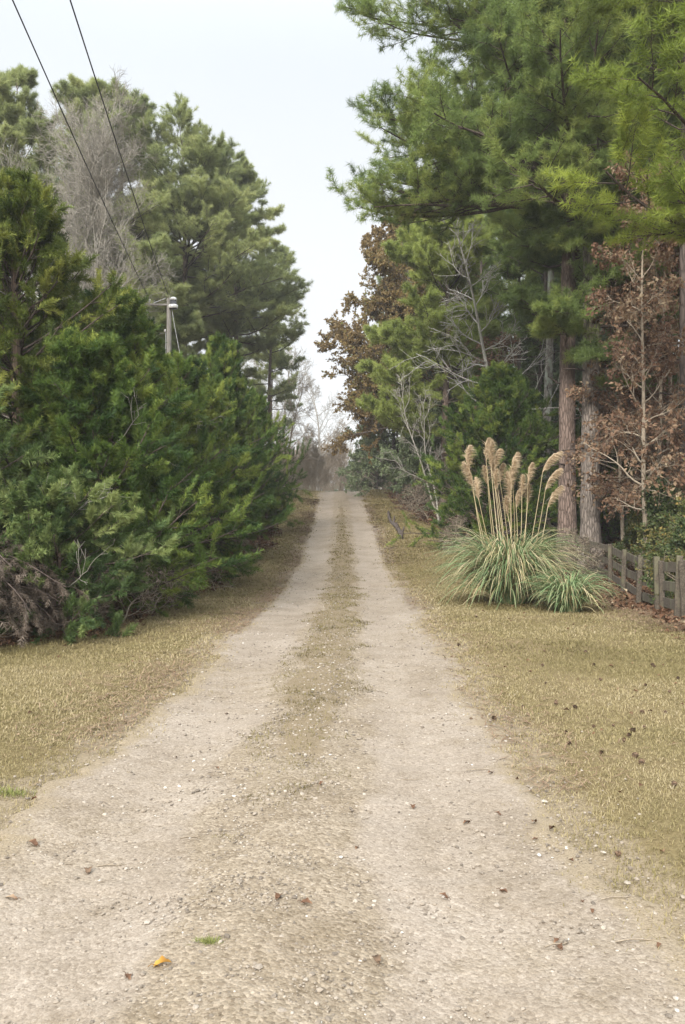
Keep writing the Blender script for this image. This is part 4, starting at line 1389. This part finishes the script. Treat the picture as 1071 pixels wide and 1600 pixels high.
# ================================================================== UTILITY POLE AND LINES
pd = 33.0
pp = px(264.5, 466, pd)
gp = np.array(at(pp[0], pd))
H = pp[2] - gp[2]
root = thing('utility_pole', 'grey wooden utility pole with a can transformer rising behind the hedge', 'utility pole', gp)
mb = MB()
mb.tube(np.stack([np.zeros(14), np.zeros(14), np.linspace(-.5, H, 14)], 1), np.linspace(.125, .09, 14), 14)
mb.build('pole', M['pole'], root, True)
mb = MB()
mb.box((-.78, -.02, H - .26), (1.75, .07, .075))
arm = mb.build('crossarm', M['pole'], root)
mb = MB()
mb.box((-.55, -.085, H - .12), (.04, .03, .02), jit=0)
mb.tube([(-.10, -.10, H - .02), (-.6, -.10, H - .22)], .014, 6)
mb.build('brace', M['steel'], arm, True)
for x_ in (-.78, -1.5):
    mb = MB()
    mb.lathe([(0, 0), (.03, 0), (.035, .06), (.06, .07), (.06, .10), (.035, .11), (.05, .13), (.05, .16), (.02, .18), (0, .18)], 12, (x_, -.02, H - .21))
    mb.build('insulator', M['porcelain'], arm, True)
tr = MB()
tc = np.array([.20, -.16, H - .55])
tr.lathe([(0, .12), (.15, .12), (.165, .14), (.165, .24), (.15, .25), (.13, .26), (.13, .42), (.115, .43), (0, .43)], 18, tc)
tro = tr.build('transformer', M['metal_dark'], root, True)
mb = MB()
mb.lathe([(.168, .10), (.185, .11), (.185, .235), (.168, .245)], 18, tc)
mb.build('tank_band', M['metal_white'], tro, True)
mb = MB()
mb.lathe([(.135, .425), (.15, .43), (.14, .50), (.09, .54), (0, .55)], 18, tc)
mb.build('lid', M['metal_white'], tro, True)
mb = MB()
mb.box((.09, -.10, H - .30), (.10, .06, .05))
mb.build('bracket', M['steel'], tro)
for zz in (1.35, 2.5):
    mb = MB()
    mb.lathe([(0, 0), (.03, 0), (.045, .03), (.03, .06), (.045, .09), (0, .11)], 10, (-.14, -.08, H - zz))
    mb.build('insulator', M['porcelain'], root, True)
mb = MB()
mb.tube([(-.115, -.06, -.3), (-.115, -.06, H - 1.3)], .016, 6)
mb.build('ground_conduit', M['steel'], root, True)
mb = MB()
mb.tube([(.14, -.10, H - .48), (.24, -.14, H - 1.1), (.62, -.2, H - 3.0), (1.7, -.6, -.1)], .012, 6)
mb.build('guy_wire', M['steel'], root, True)


def span(name, label, a, b, sag, r, through=None):
    t = np.linspace(0, 1, 60)[:, None]
    P = a * (1 - t) + b * t - ZUP * sag * 4 * t * (1 - t)
    base = P[0].copy()
    o_ = MB()
    o_.tube(P - base, r, 6)
    ob = o_.build(name, M['wire'], None, True)
    ob.location = [float(q) for q in base]
    tag(ob, label, 'power line')
    return ob


A2 = gp + np.array([.0, -.02, H + .02])
A1 = gp + np.array([-.78, -.02, H - .03])
for nm, lab, A0, (qx, qy) in (('power_line', 'left overhead power line running from the crossarm of the utility pole', A1, (20, 0)),
                              ('power_line', 'right overhead power line running from the top of the utility pole', A2, (110, 0))):
    th = px(qx, qy, 12.8)
    dvec = (th - A0)[:2] / (th[1] - A0[1])
    B0 = np.array([A0[0] + dvec[0] * (-14 - A0[1]), -14., 0])
    t_ = (A0[1] - th[1]) / (A0[1] + 14)
    sag = .55
    # choose the far end height so that the line passes through th
    zb_ = (th[2] + sag * 4 * t_ * (1 - t_) - A0[2] * (1 - t_)) / t_
    B0[2] = zb_
    span(nm, lab, A0, B0, sag, .0125)
t_ = np.array([-14., 34, gp[2] + H - .5])
span('power_line', 'thin pale service line running left from the crossarm', gp + np.array([-1.5, -.02, H - .05]), t_, .12, .009)
# off-frame pole that carries the near end of the two lines is left out: nothing of it shows

# ================================================================== ROW OF DEAD STALKS
root = thing('dead_stalk_row', 'dark row of dead stalks at the wood edge right of the drive, shaped as a log', 'dead stalks', at(2.75, 33.5))  # row of dead stalks; the log shape with uprights is made up
base = np.array(root.location)
a0, a1 = ground_at(627, 843), ground_at(606, 802)
t = np.linspace(0, 1, 22)
P = a0[None] * (1 - t[:, None]) + a1[None] * t[:, None]
P[:, 2] = gz(P[:, 0], P[:, 1]) + .06 + .03 * np.sin(t * 9)
P[:, 0] += .06 * np.sin(t * 7)
rg = np.random.default_rng(55)
mb = MB()
mb.tube(P - base, (.085 + .015 * rg.normal(0, 1, 22)) * (1 - .35 * t), 10)
mb.build('trunk', M['bark_dark'], root, True)  # made-up log body standing in for the foot of the stalks
mb = MB()
for (s_, hgt_, lean_) in ((.02, .42, .12), (.28, .30, -.1), (.5, .34, .05), (.8, .3, -.05)):
    q = P[int(s_ * 21)] - base
    mb.tube([q, q + np.array([lean_ * .5, 0, hgt_ * .6]), q + np.array([lean_, .02, hgt_])], [.055, .045, .02], 7)
mb.build('dead_stalk', M['bark_dark'], root, True)

# ================================================================== SMALL THINGS ON THE GROUND
rg = np.random.default_rng(61)


def cone_mesh():
    mb = MB()
    core = [(0, 0), (.012, .004), (.02, .02), (.019, .04), (.012, .06), (0, .068)]
    mb.lathe(core, 10, t=.2)
    T = np.array([[-.006, 0, 0], [.006, 0, 0], [.008, .014, .003], [0, .02, .006], [-.008, .014, .003]])
    TF = np.array([[0, 1, 2], [0, 2, 4], [4, 2, 3]])
    n = 60
    u = (np.arange(n) + .5) / n
    a = np.arange(n) * 2.39996
    r = np.interp(u, [0, .3, .6, 1], [.012, .02, .017, .004])
    p = np.stack([np.cos(a) * r, np.sin(a) * r, u * .066], 1)
    d = np.stack([np.cos(a), np.sin(a), np.full(n, .5)], 1)
    mb.stamp(T, TF, p, d, 1.0, rg.uniform(.2, 1, n), rg, upish=True)
    return mb


cg = 'dark pine cones scattered on the right lawn'
cl = 'small dark pine cone lying on the dry lawn right of the drive'
cpx = [(958, 1138), (993, 1145), (1055, 1232), (962, 1342), (868, 1104), (902, 1109), (985, 1152), (1007, 1141), (976, 1163), (941, 1180), (996, 1187), (1003, 1197), (893, 1167), (1045, 1085),
       (1010, 1074), (918, 1021), (746, 966), (850, 1043), (870, 1100), (820, 1108), (1000, 1116), (1042, 1117), (1062, 1062), (895, 978), (1023, 1043), (715, 1010), (850, 1020), (1025, 1045),
       (930, 1042), (940, 1066), (735, 1128), (770, 1126), (886, 1148), (925, 1140)]
c0 = None
for q, (x, y) in enumerate(cpx):
    g = ground_at(x, y)
    if c0 is None:
        c0 = cone_mesh().build('pine_cone', M['cone'])
        tag(c0, cl, 'pine cone', cg)
        o = c0
    else:
        o = c0.copy()
        col.objects.link(o)
    s_ = rg.uniform(.36, .62)
    o.location = [float(g[0]), float(g[1]), float(g[2]) + .022]
    o.rotation_euler = (R(rg.uniform(70, 100)), rg.uniform(-.3, .3), rg.uniform(0, 6.3))
    o.scale = (s_, s_, s_)


def curled_leaf(l, w, seed, lobes=2.5):
    r_ = np.random.default_rng(seed)
    n = 13
    t = np.linspace(0, 1, n)
    half = w * .5 * np.sin(np.pi * t ** .8) * (1 + .28 * np.sin(t * lobes * 2 * np.pi)) + .0015
    zc_ = .18 * l * np.sin(t * 2.6) + r_.normal(0, .006 * l, n)
    L_ = np.stack([-half, t * l, zc_ + half * .55], 1)
    C_ = np.stack([np.zeros(n), t * l, zc_], 1)
    Rr = np.stack([half, t * l, zc_ + half * (.35 + .3 * r_.random())], 1)
    V = np.stack([L_, C_, Rr], 1).reshape(-1, 3)
    Fa = []
    for i in range(n - 1):
        a = i * 3
        Fa += [[a, a + 1, a + 4], [a, a + 4, a + 3], [a + 1, a + 2, a + 5], [a + 1, a + 5, a + 4]]
    mb = MB()
    mb.add(V, Fa, np.repeat(np.clip(.55 + .3 * np.sin(t * 5 + seed), 0, 1), 3))
    mb.tube([(0, -.30 * l, .004), (0, -.1 * l, .012), (0, .02, zc_[0])], [.0014, .0014, .0018], 5, .2)
    return mb


def lay(mb, name, mat, x, y, rz, label, cat, group=None, lift=.02):
    g = ground_at(x, y)
    o = mb.build(name, mat, None, True)
    o.location = [float(g[0]), float(g[1]), float(g[2]) + lift]
    o.rotation_euler = (0, 0, rz)
    return tag(o, label, cat, group)


lay(curled_leaf(.066, .038, 1), 'fallen_leaf', M['leaf_orange'], 240, 1521, -1.3, 'curled orange leaf on the gravel at lower left', 'leaf', lift=.018)
lay(curled_leaf(.075, .035, 3), 'fallen_leaf', M['litter'], 58, 1330, 1.0, 'dark curled leaf on the left rut near the lawn edge', 'leaf')
lay(curled_leaf(.06, .02, 4), 'fallen_leaf', M['straw'], 28, 1415, 1.4, 'pale tan leaf by the left border of the gravel', 'leaf')
lay(curled_leaf(.06, .03, 6), 'fallen_leaf', M['cone'], 138, 1373, .3, 'black shrivelled leaf in the left rut', 'leaf')
lay(curled_leaf(.05, .03, 7), 'fallen_leaf', M['cone'], 592, 1515, .3, 'dark leaf beside white pebbles in the middle of the gravel', 'leaf')
dl = None
for q, (x, y) in enumerate([(646, 1270), (910, 1420), (926, 1437), (276, 1188), (296, 1226), (338, 1205), (874, 1478), (878, 1495), (780, 1400), (432, 1415), (783, 1281), (841, 1318), (1028, 1490),
                            (700, 1413), (470, 1418), (195, 1535), (838, 1290), (735, 1291), (770, 1214), (352, 1120), (500, 1232), (560, 1330)]):
    g = ground_at(x, y)
    if dl is None:
        dl = lay(curled_leaf(.05, .026, 9), 'fallen_leaf', M['litter'], x, y, 0, 'small dark dry leaf lying loose on the gravel drive', 'leaf', 'dark leaf scraps on the gravel')
        continue
    o = dl.copy()
    col.objects.link(o)
    o.location = [float(g[0]), float(g[1]), float(g[2]) + .02]
    s_ = rg.uniform(.55, 1.1)
    o.scale = (s_, s_, s_)
    o.rotation_euler = (rg.uniform(-.3, .3), rg.uniform(-.3, .3), rg.uniform(0, 6.3))
# twigs
tw0 = None
for q, (x, y, a_, l_) in enumerate([(757, 1208, .05, .24), (967, 1411, .15, .16), (300, 1316, .2, .12), (175, 1361, .1, .14), (873, 1484, .3, .12), (1000, 1480, .1, .2), (640, 1225, .1, .18)]):
    mb = MB()
    pts = np.array([[-l_ / 2, 0, 0], [-l_ / 6, .006, .004], [l_ / 5, -.004, .003], [l_ / 2, .01, 0]])
    mb.tube(pts, [.003, .0028, .0024, .0012], 6)
    mb.tube([pts[2], pts[2] + np.array([.03, .025, .004])], [.002, .001], 5)
    lay(mb, 'twig', M['bark_brown'], x, y, a_, 'thin dry twig lying on the gravel drive', 'twig', 'dry twigs on the gravel', .02)


def tuft(x, y, n, rad, hgt, label, mat, seed, sx=1.0):
    r_ = np.random.default_rng(seed)
    g = ground_at(x, y)
    mb = MB()
    bx, by = r_.normal(0, rad * sx, n), r_.normal(0, rad * .5, n)
    h = hgt * r_.uniform(.5, 1.2, n)
    w = r_.uniform(.0022, .004, n)
    blades(mb, g[0] + bx, g[1] + by, h, w, r_.random(n), r_, 1.0)
    for v in mb.v:
        v -= g
    o = mb.build('grass_tuft', mat)
    o.location = [float(q) for q in g]
    return tag(o, label, 'grass tuft')


tuft(326, 1481, 260, .022, .040, 'little green grass tuft growing alone in the gravel', M['tuft'], 71, 1.1)
tuft(355, 1314, 420, .06, .026, 'flat tan grass patch in the gravel left of the middle', M['grass'], 72, 1.2)
tuft(12, 1243, 300, .07, .05, 'pale green grass patch at the left border of the lawn', M['tuft'], 73, 1.0)

# ================================================================== AIR
hm = bpy.data.materials.new('pale_air')
hm.use_nodes = True
hn = hm.node_tree
hn.nodes.clear()
ho = hn.nodes.new('ShaderNodeOutputMaterial')
hv = hn.nodes.new('ShaderNodeVolumePrincipled')
hv.inputs['Color'].default_value = (1.0, 1.0, 1.0, 1)
hv.inputs['Density'].default_value = .0008
hv.inputs['Anisotropy'].default_value = .0
hn.links.new(hv.outputs[0], ho.inputs['Volume'])
hb = MB()
x0, x1, y0, y1, z0, z1 = -190, 190, -70, 330, -9, 34
c8 = np.array([[x, y, z] for x in (x0, x1) for y in (y0, y1) for z in (z0, z1)], float)
hb.add(c8, [[0, 1, 3], [0, 3, 2], [4, 6, 7], [4, 7, 5], [0, 4, 5], [0, 5, 1], [2, 3, 7], [2, 7, 6], [0, 2, 6], [0, 6, 4], [1, 5, 7], [1, 7, 3]])
haze = hb.build('haze', hm)
tag(haze, 'thin pale haze softening the far trees', 'haze', None, 'stuff')

# ================================================================== SKY, SUN, CAMERA
SUN_EL, SUN_ROT = 32.0, 202.0     # degrees; rotation of the sun around the compass
w = bpy.data.worlds.new('World')
scene.world = w
w.use_nodes = True
nt = w.node_tree
nt.nodes.clear()
out = nt.nodes.new('ShaderNodeOutputWorld')
sky = nt.nodes.new('ShaderNodeTexSky')
sky.sky_type = 'NISHITA'
sky.sun_disc = False
sky.sun_elevation = R(SUN_EL)
sky.sun_rotation = R(SUN_ROT)
bg1 = nt.nodes.new('ShaderNodeBackground')
bg1.inputs[1].default_value = .08
nt.links.new(sky.outputs[0], bg1.inputs[0])
tc = nt.nodes.new('ShaderNodeTexCoord')
sep = nt.nodes.new('ShaderNodeSeparateXYZ')
nt.links.new(tc.outputs['Generated'], sep.inputs[0])
n1 = noise(nt, tc.outputs['Generated'], 2.2, 5, .5)
# overcast layer: about three times as bright overhead as at the horizon
el = math_n(nt, 'MAXIMUM', sep.outputs[2], 0.0)
mr = nt.nodes.new('ShaderNodeMapRange')
mr.interpolation_type = 'SMOOTHSTEP'
mr.inputs[1].default_value = .46
mr.inputs[2].default_value = 1.0
mr.inputs[3].default_value = .57
mr.inputs[4].default_value = 2.1
nt.links.new(el, mr.inputs[0])
lum = mr.outputs[0]
lum = math_n(nt, 'MULTIPLY', lum, math_n(nt, 'ADD', .94, math_n(nt, 'MULTIPLY', n1, .12)))
cc = ramp(nt, el, [(0.0, (1.0, 1.0, 1.0)), (.28, (.985, .995, 1.0)), (.5, (.90, .95, 1.0))])
bg2 = nt.nodes.new('ShaderNodeBackground')
nt.links.new(cc, bg2.inputs[0])
nt.links.new(lum, bg2.inputs[1])
mx = nt.nodes.new('ShaderNodeMixShader')
mx.inputs[0].default_value = .88
nt.links.new(bg1.outputs[0], mx.inputs[1])
nt.links.new(bg2.outputs[0], mx.inputs[2])
nt.links.new(mx.outputs[0], out.inputs[0])

sl = bpy.data.lights.new('sun', 'SUN')
sl.energy = 3.4
sl.angle = R(22)
sl.color = (1.0, .96, .90)
so = bpy.data.objects.new('sun', sl)
col.objects.link(so)
so.location = (-10, -20, 40)
# light travels from the upper left behind the camera
az = R(SUN_ROT)
sd = np.array([math.sin(az) * math.cos(R(SUN_EL)), math.cos(az) * math.cos(R(SUN_EL)), math.sin(R(SUN_EL))])
from mathutils import Vector
so.rotation_euler = Vector(sd).to_track_quat('Z', 'Y').to_euler()

cam = bpy.data.cameras.new('camera')
cam.sensor_fit = 'VERTICAL'
cam.sensor_height = 36.0
cam.lens = F / 1600 * 36.0
cam.clip_start = .1
cam.clip_end = 4000
co = bpy.data.objects.new('camera', cam)
col.objects.link(co)
co.location = (0, 0, CAMZ)
co.rotation_euler = (R(90), 0, 0)
scene.camera = co

scene.view_settings.view_transform = 'Standard'
scene.view_settings.look = 'None'
scene.view_settings.exposure = 0.92
scene.view_settings.gamma = 1.0
scene.cycles.max_bounces = 6
scene.cycles.diffuse_bounces = 4
scene.cycles.transmission_bounces = 4
scene.cycles.transparent_max_bounces = 4
